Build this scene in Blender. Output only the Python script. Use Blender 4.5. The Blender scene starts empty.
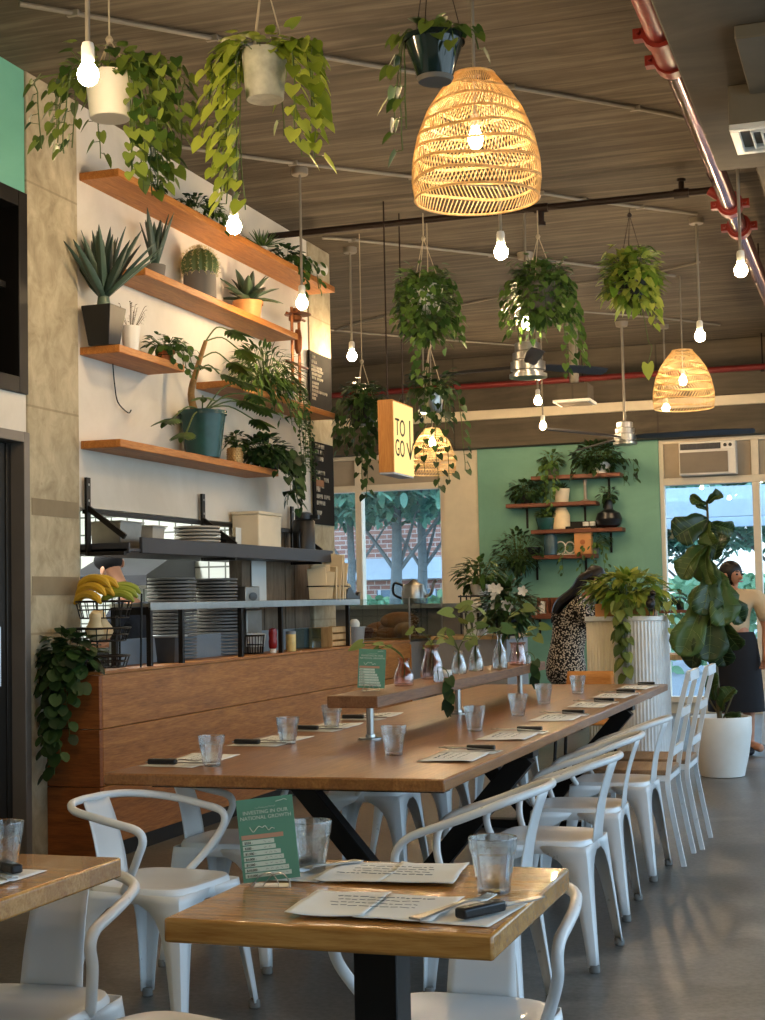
import bpy, math, random
from mathutils import Vector, Matrix, noise
R = random.Random(11)
V = Vector
pi = math.pi
C = bpy.context.scene.collection

# ---------------------------------------------------------------- camera of the photograph
F, YAW, PITCH, ROLL, CAMH = 1500.0, .32258, .060625, -.02071, 1.34
def cam_rows():
    c, s = math.cos, math.sin
    a = Matrix(((c(YAW), s(YAW), 0), (-s(YAW), c(YAW), 0), (0, 0, 1)))
    b = Matrix(((1, 0, 0), (0, 0, -1), (0, 1, 0)))
    p = Matrix(((1, 0, 0), (0, c(PITCH), s(PITCH)), (0, -s(PITCH), c(PITCH))))
    q = Matrix(((c(ROLL), -s(ROLL), 0), (s(ROLL), c(ROLL), 0), (0, 0, 1)))
    return q @ p @ b @ a
CM = cam_rows()
def ray(px, py): return CM.transposed() @ V(((px - 382.5) / F, (py - 510) / F, 1))
O0 = V((0, 0, CAMH))
# a pixel measured on the photograph, placed on a known plane of the room
def onZ(px, py, z): r = ray(px, py); return O0 + r * ((z - CAMH) / r.z)
def onX(px, py, x): r = ray(px, py); return O0 + r * (x / r.x)
def onY(px, py, y): r = ray(px, py); return O0 + r * (y / r.y)
def atD(px, py, d): return O0 + ray(px, py) * d

# ---------------------------------------------------------------- mesh builder
class MB:
    def __init__(s): s.v = []; s.f = []; s.m = []; s.cur = 0
    def add(s, vs, fs, M=None):
        n = len(s.v)
        if M is not None: vs = [M @ V(v) for v in vs]
        s.v += [tuple(v) for v in vs]
        s.f += [tuple(i + n for i in f) for f in fs]
        s.m += [s.cur] * len(fs)
        return s
    def box(s, x0, x1, y0, y1, z0, z1, M=None):
        vs = [(x0,y0,z0),(x1,y0,z0),(x1,y1,z0),(x0,y1,z0),(x0,y0,z1),(x1,y0,z1),(x1,y1,z1),(x0,y1,z1)]
        return s.add(vs, [(3,2,1,0),(4,5,6,7),(0,1,5,4),(1,2,6,5),(2,3,7,6),(3,0,4,7)], M)
    def cbox(s, c, sx, sy, sz, M=None):
        return s.box(c[0]-sx/2, c[0]+sx/2, c[1]-sy/2, c[1]+sy/2, c[2]-sz/2, c[2]+sz/2, M)
    def bar(s, p, q, w, h, up=(0,0,1)):
        p, q = V(p), V(q); d = (q-p); L = d.length; d.normalize()
        u = V(up)
        if abs(d.dot(u)) > .98: u = V((0,1,0))
        x = d.cross(u).normalized(); z = x.cross(d)
        M = Matrix((x, d, z)).transposed().to_4x4(); M.translation = p
        return s.box(-w/2, w/2, 0, L, -h/2, h/2, M)
    def tube(s, pts, r, n=8, closed=False, cap=True):
        pts = [V(p) for p in pts]; k = len(pts)
        rs = r if isinstance(r, (list, tuple)) else [r]*k
        T = []
        for i in range(k):
            a = pts[(i-1) % k] if (closed or i > 0) else pts[i]
            b = pts[(i+1) % k] if (closed or i < k-1) else pts[i]
            t = b-a
            T.append(t.normalized() if t.length > 1e-9 else V((0,0,1)))
        u = T[0].orthogonal().normalized(); vs = []
        for i in range(k):
            if i:
                u = u - T[i]*u.dot(T[i])
                u = u.normalized() if u.length > 1e-6 else T[i].orthogonal().normalized()
            w = T[i].cross(u)
            for j in range(n):
                a = 2*pi*j/n
                vs.append(pts[i] + (u*math.cos(a) + w*math.sin(a))*rs[i])
        fs = []
        for i in range(k if closed else k-1):
            i2 = (i+1) % k
            for j in range(n):
                j2 = (j+1) % n
                fs.append((i*n+j, i*n+j2, i2*n+j2, i2*n+j))
        if cap and not closed and n > 2:
            fs.append(tuple(reversed(range(n)))); fs.append(tuple(range((k-1)*n, k*n)))
        return s.add(vs, fs)
    def lathe(s, prof, c=(0,0,0), n=24, M=None, fn=None, cap=True):
        vs = []; k = len(prof)
        for i, (r, z) in enumerate(prof):
            for j in range(n):
                a = 2*pi*j/n
                rr = r * (fn(a, z, i) if fn else 1)
                vs.append((c[0]+rr*math.cos(a), c[1]+rr*math.sin(a), c[2]+z))
        fs = []
        for i in range(k-1):
            for j in range(n):
                j2 = (j+1) % n
                fs.append((i*n+j, i*n+j2, (i+1)*n+j2, (i+1)*n+j))
        if cap:
            fs.append(tuple(reversed(range(n)))); fs.append(tuple(range((k-1)*n, k*n)))
        return s.add(vs, fs, M)
    def ball(s, c, rx, ry=None, rz=None, n=12, m=8, M=None, fn=None):
        ry = rx if ry is None else ry; rz = rx if rz is None else rz
        vs = [(c[0], c[1], c[2]-rz)]
        for i in range(1, m):
            t = pi*i/m - pi/2
            for j in range(n):
                a = 2*pi*j/n; k = fn(a, t) if fn else 1
                vs.append((c[0]+rx*k*math.cos(t)*math.cos(a), c[1]+ry*k*math.cos(t)*math.sin(a), c[2]+rz*math.sin(t)))
        vs.append((c[0], c[1], c[2]+rz)); fs = []
        for j in range(n):
            j2 = (j+1) % n
            fs.append((0, 1+j2, 1+j)); fs.append((1+(m-2)*n+j, 1+(m-2)*n+j2, len(vs)-1))
            for i in range(m-2): fs.append((1+i*n+j, 1+i*n+j2, 1+(i+1)*n+j2, 1+(i+1)*n+j))
        return s.add(vs, fs, M)
    def prism(s, poly, z0, z1, M=None):
        n = len(poly)
        vs = [(x,y,z0) for x,y in poly] + [(x,y,z1) for x,y in poly]
        fs = [tuple(reversed(range(n))), tuple(range(n,2*n))] + [(i,(i+1)%n,n+(i+1)%n,n+i) for i in range(n)]
        return s.add(vs, fs, M)
    def grid(s, fn, nu, nv):
        vs = [fn(i/nu, j/nv) for j in range(nv+1) for i in range(nu+1)]
        fs = [(j*(nu+1)+i, j*(nu+1)+i+1, (j+1)*(nu+1)+i+1, (j+1)*(nu+1)+i) for j in range(nv) for i in range(nu)]
        return s.add(vs, fs)
    def leaf(s, p, d, up, L, W, kind='lance', droop=.25, fold=.18):
        prof = LEAFP[kind]
        p = V(p); d = V(d).normalized(); up = V(up)
        x = d.cross(up)
        if x.length < 1e-4: x = d.orthogonal()
        x.normalize(); nrm = x.cross(d)
        vs = []; fs = []
        for t, w, back in prof:
            c = p + d*(L*t) - nrm*0
            c = c + V((0,0,-1))*(droop*L*t*t)
            ww = W*w/2
            vs += [c - x*ww + nrm*(fold*ww) - d*(back*L), c, c + x*ww + nrm*(fold*ww) - d*(back*L)]
        for i in range(len(prof)-1):
            a = i*3
            fs += [(a,a+1,a+4,a+3), (a+1,a+2,a+5,a+4)]
        return s.add(vs, fs)
    def build(s, name, mat, parent=None, loc=None, rot=None, bevel=0, seg=2, solid=0, ang=38, sub=0):
        me = bpy.data.meshes.new(name)
        me.from_pydata(s.v, [], s.f)
        mats = mat if isinstance(mat, (list, tuple)) else [mat]
        for m in mats: me.materials.append(m)
        if len(mats) > 1:
            for p, i in zip(me.polygons, s.m): p.material_index = i
        for p in me.polygons: p.use_smooth = True
        me.set_sharp_from_angle(angle=math.radians(ang))
        me.update()
        o = bpy.data.objects.new(name, me); C.objects.link(o)
        if parent is not None: o.parent = parent
        if loc is not None: o.location = loc
        if rot is not None: o.rotation_euler = rot
        if solid:
            k = o.modifiers.new('thick', 'SOLIDIFY'); k.thickness = solid; k.offset = 0
        if bevel:
            k = o.modifiers.new('bev', 'BEVEL'); k.width = bevel; k.segments = seg; k.limit_method = 'ANGLE'; k.angle_limit = math.radians(40)
        if sub:
            k = o.modifiers.new('sub', 'SUBSURF'); k.levels = sub; k.render_levels = sub
        return o
LEAFP = {
 'heart': [(0,.55,.16),(.03,.85,.14),(.22,1,.05),(.5,.82,0),(.78,.42,0),(1,.02,0)],
 'lance': [(0,.08,0),(.2,.75,0),(.45,1,0),(.75,.62,0),(1,.03,0)],
 'oval':  [(0,.1,0),(.15,.72,0),(.45,1,0),(.75,.85,0),(.93,.45,0),(1,.05,0)],
 'sword': [(0,.7,0),(.25,1,0),(.5,.9,0),(.75,.6,0),(.9,.3,0),(1,.02,0)],
 'blade': [(0,.6,0),(.3,1,0),(.65,.75,0),(1,.05,0)],
 'fiddle':[(0,.1,0),(.1,.55,0),(.28,.62,0),(.42,.6,0),(.62,.92,0),(.8,1,0),(.93,.7,0),(1,.1,0)],
}
def smooth_path(pts, n=6, closed=False):
    pts = [V(p) for p in pts]; k = len(pts); out = []
    for i in range(k if closed else k-1):
        if closed: a,b,c,d = pts[i-1], pts[i], pts[(i+1)%k], pts[(i+2)%k]
        else: a,b,c,d = pts[max(i-1,0)], pts[i], pts[i+1], pts[min(i+2,k-1)]
        for j in range(n):
            t = j/n
            out.append(.5*((2*b)+(c-a)*t+(2*a-5*b+4*c-d)*t*t+(3*b-a-3*c+d)*t*t*t))
    if not closed: out.append(pts[-1])
    return out

def tag(o, label=None, cat=None, group=None, kind=None):
    if label: o['label'] = label
    if cat: o['category'] = cat
    if group: o['group'] = group
    if kind: o['kind'] = kind
    return o
def thing(name, label, cat, loc=(0,0,0), rz=0, group=None):
    o = bpy.data.objects.new(name, None); C.objects.link(o)
    o.empty_display_size = .05
    o.location = loc; o.rotation_euler = (0,0,rz)
    return tag(o, label, cat, group)
def struct(o): o['kind'] = 'structure'; return o
def dup(o, loc=None, rz=None, label=None, group=None, parent=None):
    c = o.copy(); C.objects.link(c); c.parent = parent
    if loc is not None: c.location = loc
    if rz is not None: c.rotation_euler = (c.rotation_euler[0], c.rotation_euler[1], rz)
    if label: c['label'] = label
    if group: c['group'] = group
    for ch in [k for k in KIDS(o)]: dup(ch, parent=c)
    return c
def KIDS(o): return [k for k in C.objects if k.parent == o]
ORD = ['first','second','third','fourth','fifth','sixth','seventh','eighth','ninth','tenth','eleventh','twelfth','thirteenth','fourteenth','fifteenth','sixteenth','seventeenth','eighteenth','nineteenth','twentieth']

def text_mesh(body, size, name, mat, parent, M, extrude=.0004, align='LEFT', spacing=1.0, sx=1.0):
    cu = bpy.data.curves.new('lettering', 'FONT'); cu.body = body; cu.size = size; cu.extrude = extrude
    cu.align_x = align; cu.space_character = spacing; cu.resolution_u = 3
    t = bpy.data.objects.new('lettering_src', cu); C.objects.link(t)
    dg = bpy.context.evaluated_depsgraph_get(); dg.update()
    me = bpy.data.meshes.new_from_object(t.evaluated_get(dg))
    bpy.data.objects.remove(t); bpy.data.curves.remove(cu)
    me.transform(M @ Matrix.Diagonal((sx,1,1,1)))
    me.materials.clear(); me.materials.append(mat)
    o = bpy.data.objects.new(name, me); C.objects.link(o); o.parent = parent
    return o

# ---------------------------------------------------------------- materials
def srgb(h):
    h = h.lstrip('#'); c = [int(h[i:i+2],16)/255 for i in (0,2,4)]
    return tuple(x/12.92 if x <= .04045 else ((x+.055)/1.055)**2.4 for x in c) + (1,)
class NT:
    def __init__(s, name):
        s.mat = bpy.data.materials.new(name); s.mat.use_nodes = True
        s.t = s.mat.node_tree; s.t.nodes.clear()
        s.out = s.n('ShaderNodeOutputMaterial')
    def n(s, t, **k):
        x = s.t.nodes.new(t)
        for a, b in k.items(): setattr(x, a, b)
        return x
    def l(s, a, b): s.t.links.new(a, b)
    def coord(s, scale=(1,1,1), kind='Object', rot=(0,0,0)):
        tc = s.n('ShaderNodeTexCoord'); mp = s.n('ShaderNodeMapping')
        mp.inputs['Scale'].default_value = scale; mp.inputs['Rotation'].default_value = rot
        s.l(tc.outputs[kind], mp.inputs['Vector']); return mp.outputs['Vector']
    def noise(s, vec, scale, detail=4, rough=.6, dist=0):
        x = s.n('ShaderNodeTexNoise'); x.inputs['Scale'].default_value = scale; x.inputs['Detail'].default_value = detail
        x.inputs['Roughness'].default_value = rough; x.inputs['Distortion'].default_value = dist
        s.l(vec, x.inputs['Vector']); return x.outputs['Fac']
    def ramp(s, fac, stops):
        r = s.n('ShaderNodeValToRGB'); e = r.color_ramp.elements
        while len(e) < len(stops): e.new(.5)
        for x, (p, c) in zip(e, stops): x.position = p; x.color = srgb(c) if isinstance(c, str) else c
        s.l(fac, r.inputs['Fac']); return r.outputs['Color']
    def mix(s, fac, a, b, mode='MIX'):
        m = s.n('ShaderNodeMix', data_type='RGBA', blend_type=mode)
        for sock, v in ((m.inputs[0], fac), (m.inputs[6], a), (m.inputs[7], b)):
            if hasattr(v, 'is_linked') or isinstance(v, bpy.types.NodeSocket): s.l(v, sock)
            else: sock.default_value = srgb(v) if isinstance(v, str) else v
        return m.outputs[2]
    def math(s, op, a, b=0.):
        m = s.n('ShaderNodeMath', operation=op)
        for i, v in enumerate((a, b)):
            if isinstance(v, bpy.types.NodeSocket): s.l(v, m.inputs[i])
            else: m.inputs[i].default_value = v
        return m.outputs[0]
    def bsdf(s, color, rough=.5, metal=0., bump=None, bstr=.2, bdist=.01, spec=.5, coat=0., trans=0., ior=1.45):
        b = s.n('ShaderNodeBsdfPrincipled')
        def st(k, v):
            if isinstance(v, bpy.types.NodeSocket): s.l(v, b.inputs[k])
            elif isinstance(v, str): b.inputs[k].default_value = srgb(v)
            else: b.inputs[k].default_value = v
        st('Base Color', color); st('Roughness', rough); st('Metallic', metal); st('Specular IOR Level', spec)
        st('Coat Weight', coat); st('Transmission Weight', trans); st('IOR', ior)
        if bump is not None:
            x = s.n('ShaderNodeBump'); x.inputs['Strength'].default_value = bstr; x.inputs['Distance'].default_value = bdist
            s.l(bump, x.inputs['Height']); s.l(x.outputs['Normal'], b.inputs['Normal'])
        s.l(b.outputs[0], s.out.inputs['Surface']); s.b = b
        return s.mat
def plain(name, col, rough=.5, metal=0., var=.12, scale=6, spec=.5, coat=0., bump=0.):
    t = NT(name); c = t.coord()
    f = t.noise(c, scale, 3)
    a = srgb(col); lo = tuple(x*(1-var) for x in a[:3])+(1,); hi = tuple(min(1,x*(1+var)) for x in a[:3])+(1,)
    colr = t.ramp(f, [(.3, lo), (.7, hi)])
    return t.bsdf(colr, rough, metal, spec=spec, coat=coat, bump=f if bump else None, bstr=bump)
def wood(name, dark, mid, light, axis='y', scale=1., rough=.4, knots=True, coat=0., plank=0.):
    t = NT(name)
    st = {'x': (.6,7,7), 'y': (7,.6,7), 'z': (7,7,.6)}[axis]
    c = t.coord(tuple(k*scale for k in st))
    f = t.noise(c, 3.2, 6, .62, 1.2)
    c2 = t.coord(tuple(k*scale*4 for k in st)); f2 = t.noise(c2, 5, 3, .6)
    col = t.ramp(f, [(.25, dark), (.5, mid), (.75, light)])
    col = t.mix(.35, col, t.ramp(f2, [(.35, dark), (.65, light)]))
    if plank:
        # boards glued side by side: each strip its own tone
        cc = t.coord((1,1,1)); sp = t.n('ShaderNodeSeparateXYZ'); t.l(cc, sp.inputs[0])
        q = t.math('FLOOR', t.math('MULTIPLY', sp.outputs[{'y':0,'x':1,'z':0}[axis]], plank))
        wn = t.n('ShaderNodeTexWhiteNoise', noise_dimensions='1D'); t.l(q, wn.inputs['W'])
        col = t.mix(t.math('MULTIPLY', wn.outputs['Value'], .45), col, dark)
    if knots:
        c3 = t.coord(tuple(k*scale*.28 for k in st)); v = t.n('ShaderNodeTexVoronoi'); v.inputs['Scale'].default_value = 2.2
        t.l(c3, v.inputs['Vector'])
        k = t.ramp(v.outputs['Distance'], [(.03, (1,1,1,1)), (.1, (0,0,0,1))])
        col = t.mix(t.math('MULTIPLY', k, .7), col, dark)
    return t.bsdf(col, rough, bump=f2, bstr=.08, coat=coat)
def leafmat(name, dark, light, rough=.42, trans=.25, vein=None):
    t = NT(name); g = t.n('ShaderNodeNewGeometry')
    col = t.ramp(g.outputs['Random Per Island'], [(.1, dark), (.9, light)])
    if vein:
        f = t.noise(t.coord(), 60, 2); col = t.mix(t.ramp(f, [(.55,(0,0,0,1)),(.68,(1,1,1,1))]), col, vein)
    t.bsdf(col, rough, spec=.45)
    tr = t.n('ShaderNodeBsdfTranslucent'); t.l(col, tr.inputs['Color'])
    mx = t.n('ShaderNodeMixShader'); mx.inputs[0].default_value = trans
    t.l(t.b.outputs[0], mx.inputs[1]); t.l(tr.outputs[0], mx.inputs[2]); t.l(mx.outputs[0], t.out.inputs['Surface'])
    return t.mat
def emit(name, col, strength):
    t = NT(name); e = t.n('ShaderNodeEmission'); e.inputs[0].default_value = srgb(col); e.inputs[1].default_value = strength
    t.l(e.outputs[0], t.out.inputs['Surface']); return t.mat
def pane_mat(name, tint='#ffffff', gloss=.12, rough=.0, power=3., base=.05):
    t = NT(name); a = t.n('ShaderNodeBsdfTransparent'); a.inputs[0].default_value = srgb(tint)
    g = t.n('ShaderNodeBsdfGlossy'); g.inputs['Roughness'].default_value = rough
    fr = t.n('ShaderNodeLayerWeight'); fr.inputs[0].default_value = .5
    m = t.n('ShaderNodeMixShader'); t.l(t.math('ADD', t.math('MULTIPLY', t.math('POWER', fr.outputs['Facing'], power), gloss*3.5), base), m.inputs[0])
    t.l(a.outputs[0], m.inputs[1]); t.l(g.outputs[0], m.inputs[2]); t.l(m.outputs[0], t.out.inputs['Surface'])
    return t.mat
def concrete(name, dark, mid, light, streak=(1,1,1), scale=1., rough=.85, seams=None, pits=True):
    t = NT(name); c = t.coord(tuple(k*scale for k in streak))
    f = t.noise(c, 2.2, 8, .65, .6); g = t.noise(t.coord(), 1.1, 4, .6)
    col = t.ramp(f, [(.3, dark), (.5, mid), (.7, light)])
    col = t.mix(.3, col, t.ramp(g, [(.3, dark), (.7, light)]))
    if pits:
        v = t.n('ShaderNodeTexVoronoi'); v.inputs['Scale'].default_value = 9; t.l(t.coord(), v.inputs['Vector'])
        k = t.ramp(v.outputs['Distance'], [(.05,(1,1,1,1)),(.1,(0,0,0,1))]); col = t.mix(t.math('MULTIPLY', k, .4), col, dark)
    if seams:
        for ax, period, w in seams:
            sp = t.n('ShaderNodeSeparateXYZ'); t.l(t.coord(), sp.inputs[0])
            m = t.math('FRACT', t.math('MULTIPLY', sp.outputs[ax], 1/period))
            k = t.math('LESS_THAN', m, w/period)
            col = t.mix(t.math('MULTIPLY', k, .6), col, dark)
    return t.bsdf(col, rough, bump=f, bstr=.25, bdist=.02)

M = {}
M['concrete'] = concrete('board_concrete', '#877a60', '#aea286', '#c8bc9f', (1.5,1.5,1.2), 2.6, .85, [(2,1.2,.012)])
M['ceiling'] = concrete('ceiling_concrete', '#2e281f', '#564c3d', '#7d7160', (.3,4.5,1), 1.3, .85, [(1,2.4,.012)], pits=False)
M['beam'] = concrete('beam_concrete', '#352f26', '#4f473a', '#675d4d', (.3,1,3), 1.0, .85, [(0,2.4,.02)], pits=False)
M['plaster'] = concrete('white_plaster', '#c9c2b4', '#d8d2c6', '#e2ddd3', (1,1,1), .7, .8, pits=False)
M['teal'] = concrete('teal_paint', '#64927f', '#6d9d89', '#78a896', (1,1,1), .6, .6, pits=False)
M['tealleft'] = concrete('mint_paint', '#62a591', '#6bb09b', '#74b8a5', (1,1,1), .6, .6, pits=False)
M['cream'] = plain('cream_paint', '#d9cbb0', .6, var=.05)
M['frame'] = plain('cream_frame_paint', '#dccfb8', .5, var=.05)
M['panelgray'] = plain('greige_panel', '#a59886', .7, var=.06)
M['tile'] = None
t = NT('white_tile'); b = t.n('ShaderNodeTexBrick'); b.offset = 0
b.inputs['Color1'].default_value = srgb('#e8ece8'); b.inputs['Color2'].default_value = srgb('#dfe5e2'); b.inputs['Mortar'].default_value = srgb('#6f736e')
b.inputs['Scale'].default_value = 1; b.inputs['Brick Width'].default_value = .15; b.inputs['Row Height'].default_value = .15; b.inputs['Mortar Size'].default_value = .007
sx = t.n('ShaderNodeSeparateXYZ'); cx_ = t.n('ShaderNodeCombineXYZ'); t.l(t.coord(), sx.inputs[0]); t.l(t.math('ADD', sx.outputs[0], sx.outputs[1]), cx_.inputs[0]); t.l(sx.outputs[2], cx_.inputs[1]); t.l(cx_.outputs[0], b.inputs['Vector']); M['tile'] = t.bsdf(b.outputs['Color'], .25)
t = NT('polished_concrete_floor'); c = t.coord()
f = t.noise(c, 1.1, 8, .7, .8); f2 = t.noise(c, 45, 3, .6)
col = t.mix(.3, t.ramp(f, [(.34,'#34322f'),(.5,'#575550'),(.66,'#85827c')]), t.ramp(f2, [(.35,'#33312e'),(.65,'#807d77')]))
M['floor'] = t.bsdf(col, t.math('ADD', t.math('MULTIPLY', f, .3), .22), bump=f, bstr=.08, bdist=.02, spec=.5)
M['shelf'] = wood('honey_shelf_wood', '#8a4f22', '#b4702f', '#cf8f4a', 'y', 1.0, .5)
M['counter'] = wood('counter_panel_wood', '#74451f', '#a2662f', '#c48b4c', 'y', .8, .45)
M['table'] = wood('community_table_wood', '#6b401c', '#96602f', '#b68045', 'y', .8, .3, coat=.12, plank=9)
M['bistro'] = wood('butcher_block_wood', '#8f5c26', '#b8823f', '#cf9d58', 'x', 1.2, .2, coat=.4, knots=False, plank=11)
M['riser'] = wood('riser_wood', '#5a3a24', '#7a5335', '#946a48', 'y', .9, .45)
M['backshelf'] = wood('red_brown_shelf_wood', '#4f2a1a', '#6e3d26', '#874f33', 'x', 1, .5)
M['grayboard'] = wood('weathered_board', '#4a3d30', '#6f5e4c', '#8d7b65', 'z', 1, .8)
M['palewood'] = wood('pale_wood', '#a98656', '#c4a06c', '#d6b684', 'z', 1, .5, knots=False)
M['orangewood'] = wood('orange_plywood', '#a8672a', '#c07d38', '#d2924c', 'x', 1, .45, knots=False)
M['seatwood'] = wood('worn_seat_wood', '#6d5138', '#8b6b4c', '#a3835f', 'x', 1.2, .5, knots=False)
M['signwood'] = wood('sign_box_plywood', '#a5692f', '#bd8040', '#d0964f', 'z', 1, .5, knots=False)
M['black'] = plain('black_metal', '#141210', .45, .4, .2)
M['blackplastic'] = plain('black_plastic', '#121214', .35, 0, .15)
M['darkgray'] = plain('dark_gray_metal', '#33343a', .5, .2, .1)
t = NT('worn_white_metal'); f = t.noise(t.coord(), 8, 5, .7); f2 = t.noise(t.coord(), 2, 2)
col = t.mix(t.ramp(f, [(.66,(0,0,0,1)),(.74,(1,1,1,1))]), t.ramp(f2, [(.3,'#d3d5d5'),(.7,'#e8e8e6')]), '#8f8a80')
M['chair'] = t.bsdf(col, .32, .0, spec=.6, coat=.2)
M['rubber'] = plain('dark_rubber', '#6f6d68', .8)
M['steel'] = plain('brushed_steel', '#a9aaa8', .28, 1., .08, 14)
M['pan'] = plain('steel_pan', '#8d8880', .35, .9, .1, 10)
M['galv'] = plain('galvanised_white', '#dde2e3', .45, .25, .08, 9)
M['galvwarm'] = plain('corrugated_warm_lit', '#e6dfca', .5, .1, .06)  # warm light on the planter stand's left face, put into the metal's colour
M['redpipe'] = plain('red_pipe_paint', '#8c2c24', .4, 0, .15, 5)
M['plumpipe'] = plain('plum_steel_pipe', '#6e4448', .25, .75, .2, 3)
M['darkpipe'] = plain('dark_iron_pipe', '#2b201b', .5, .5, .2)
M['backred'] = plain('back_red_pipe', '#6c201d', .5, .1, .15)
M['conduit'] = plain('gray_conduit', '#8f877a', .5, .3, .1)
M['copper'] = plain('copper_pipe', '#8a5636', .35, .9, .2)
M['white'] = plain('white_glaze', '#e4e2da', .35, 0, .04)
M['whiteribbed'] = plain('white_ribbed_plastic', '#dcd9cf', .5, 0, .05)
M['marblepot'] = plain('marbled_gray_pot', '#a5a596', .5, 0, .25, 14)
M['darkpot'] = plain('glossy_dark_green_pot', '#10211f', .12, 0, .2, spec=.7)
M['tealpot'] = plain('teal_glaze', '#1f4845', .25, 0, .25, 5, spec=.5)
M['blackpot'] = plain('black_ceramic', '#191a1d', .3, 0, .15)
M['graypot'] = plain('gray_cement_pot', '#6d6861', .8, 0, .1)
M['terra'] = plain('terracotta', '#a9643a', .75, 0, .12)
M['terralight'] = plain('pale_terracotta', '#c98d55', .6, 0, .1)
M['gold'] = plain('gold_hobnail', '#b99560', .35, .6, .15)
M['soil'] = plain('potting_soil', '#2a1f16', .95, 0, .3, 40)
M['rope'] = plain('cotton_rope', '#b3a68e', .9, 0, .1)
M['paper'] = plain('white_paper', '#dfe2df', .7, 0, .04, 3)
M['paperprint'] = plain('dark_print', '#49606a', .8)
M['napkin'] = plain('white_napkin', '#e3e2dc', .9, 0, .03)
M['menugreen'] = plain('menu_green', '#5b8f78', .5, 0, .04)
M['menulight'] = plain('menu_pale', '#c9d6c6', .6, 0, .03)
M['menupink'] = plain('menu_pink', '#b98f76', .6, 0, .03)
M['ink'] = plain('ink', '#22302b', .7)
M['chalk'] = plain('chalk_white', '#dcd5c4', .8, 0, .05)
M['board'] = plain('chalkboard', '#1c1c1c', .95, 0, .15, spec=.2)
M['brown'] = plain('brown_tape', '#8a5a35', .7)
t = NT('rattan'); f = t.noise(t.coord(), 30, 3)
col = t.ramp(f, [(.3,'#d0b27a'),(.7,'#f0dcae')]); t.bsdf(col, .5)
tr = t.n('ShaderNodeBsdfTranslucent'); t.l(col, tr.inputs['Color']); mx = t.n('ShaderNodeMixShader'); mx.inputs[0].default_value = .45
t.l(t.b.outputs[0], mx.inputs[1]); t.l(tr.outputs[0], mx.inputs[2]); t.l(mx.outputs[0], t.out.inputs['Surface']); M['rattan'] = t.mat
M['glass'] = pane_mat('clear_glass', '#f8fbfb', .24, 0, 1.7, .09)
nt_ = M['glass'].node_tree; o_ = next(n for n in nt_.nodes if n.type == 'OUTPUT_MATERIAL'); src_ = o_.inputs[0].links[0].from_socket
g_ = nt_.nodes.new('ShaderNodeBsdfGlass'); g_.inputs['IOR'].default_value = 1.38; g_.inputs['Roughness'].default_value = 0; mx = nt_.nodes.new('ShaderNodeMixShader'); mx.inputs[0].default_value = .5
nt_.links.new(src_, mx.inputs[1]); nt_.links.new(g_.outputs[0], mx.inputs[2]); nt_.links.new(mx.outputs[0], o_.inputs[0])
M['pinkglass'] = pane_mat('pink_glass', '#fae9e5', .22, 0, 1.8, .09)
M['water'] = M['glass']
M['pane'] = pane_mat('window_pane', '#f4f8f8', .12)
M['screen'] = pane_mat('counter_glass', '#e4eeee', .2)
M['bulb'] = emit('warm_bulb', '#ffdaa8', 120)
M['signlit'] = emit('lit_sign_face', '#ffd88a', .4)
M['signblue'] = plain('sign_pale_bottom', '#b8c4d6', .5)
M['pothos'] = leafmat('pothos_leaf', '#2f4a1c', '#7d8f3a', vein=None)
M['lime'] = leafmat('lime_pothos_leaf', '#6f8426', '#b3bf52', trans=.4)
M['varieg'] = leafmat('variegated_leaf', '#43602c', '#9aa85c')
M['deep'] = leafmat('deep_green_leaf', '#1b2f1a', '#3d5a2c')
M['mid'] = leafmat('mid_green_leaf', '#2d4a22', '#62803c')
M['bright'] = leafmat('bright_green_leaf', '#668a30', '#b6be5c', trans=.35)
M['aloe'] = leafmat('aloe_leaf', '#31443a', '#5a7060', .4, .08)
M['agave'] = leafmat('agave_leaf', '#2e4030', '#5c6f52', .4, .08)
M['silver'] = leafmat('silver_leaf', '#9fb29b', '#cdd8c6')
M['fig'] = leafmat('fiddle_fig_leaf', '#263c20', '#4c6630', .35, .12)
M['treeleaf'] = leafmat('street_tree_leaf', '#37594a', '#6f9a80', .5, .3)
M['hedge'] = leafmat('hedge_leaf', '#4f7a58', '#8fb58c', .5, .3)
M['cactus'] = plain('cactus_green', '#56683a', .6, 0, .15)
M['spine'] = plain('cactus_spine', '#cfc08a', .6)
M['stem'] = plain('plant_stem', '#5c5030', .7, 0, .2)
M['greenstem'] = plain('green_stem', '#4c5f2c', .6, 0, .2)
M['bark'] = plain('street_tree_bark', '#5f6260', .9, 0, .2, 12, bump=.4)
M['skin'] = plain('skin', '#b98468', .55, 0, .06)
M['skinb'] = plain('skin_tan', '#b07c5c', .55, 0, .06)
M['hair'] = plain('dark_hair', '#17110f', .45, 0, .3, 30)
M['navy'] = plain('navy_shirt', '#1c2230', .85, 0, .1)
M['blackcloth'] = plain('black_cloth', '#0f0f14', .85, 0, .15)
M['blouse'] = plain('cream_blouse', '#cdb592', .8, 0, .06)
t = NT('leopard_print'); v = t.n('ShaderNodeTexVoronoi'); v.inputs['Scale'].default_value = 55; t.l(t.coord(), v.inputs['Vector'])
n = t.noise(t.coord(), 50, 3); k = t.math('ADD', v.outputs['Distance'], t.math('MULTIPLY', n, .3))
M['leopard'] = t.bsdf(t.ramp(k, [(.56,'#d0c2ae'),(.62,'#1a1614')]), .85)
t = NT('brick'); b = t.n('ShaderNodeTexBrick'); b.inputs['Color1'].default_value = srgb('#a0705f'); b.inputs['Color2'].default_value = srgb('#8a5a4e'); b.inputs['Mortar'].default_value = srgb('#b8aaa0')
b.inputs['Scale'].default_value = 1; b.inputs['Brick Width'].default_value = .3; b.inputs['Row Height'].default_value = .11; b.inputs['Mortar Size'].default_value = .012
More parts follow.
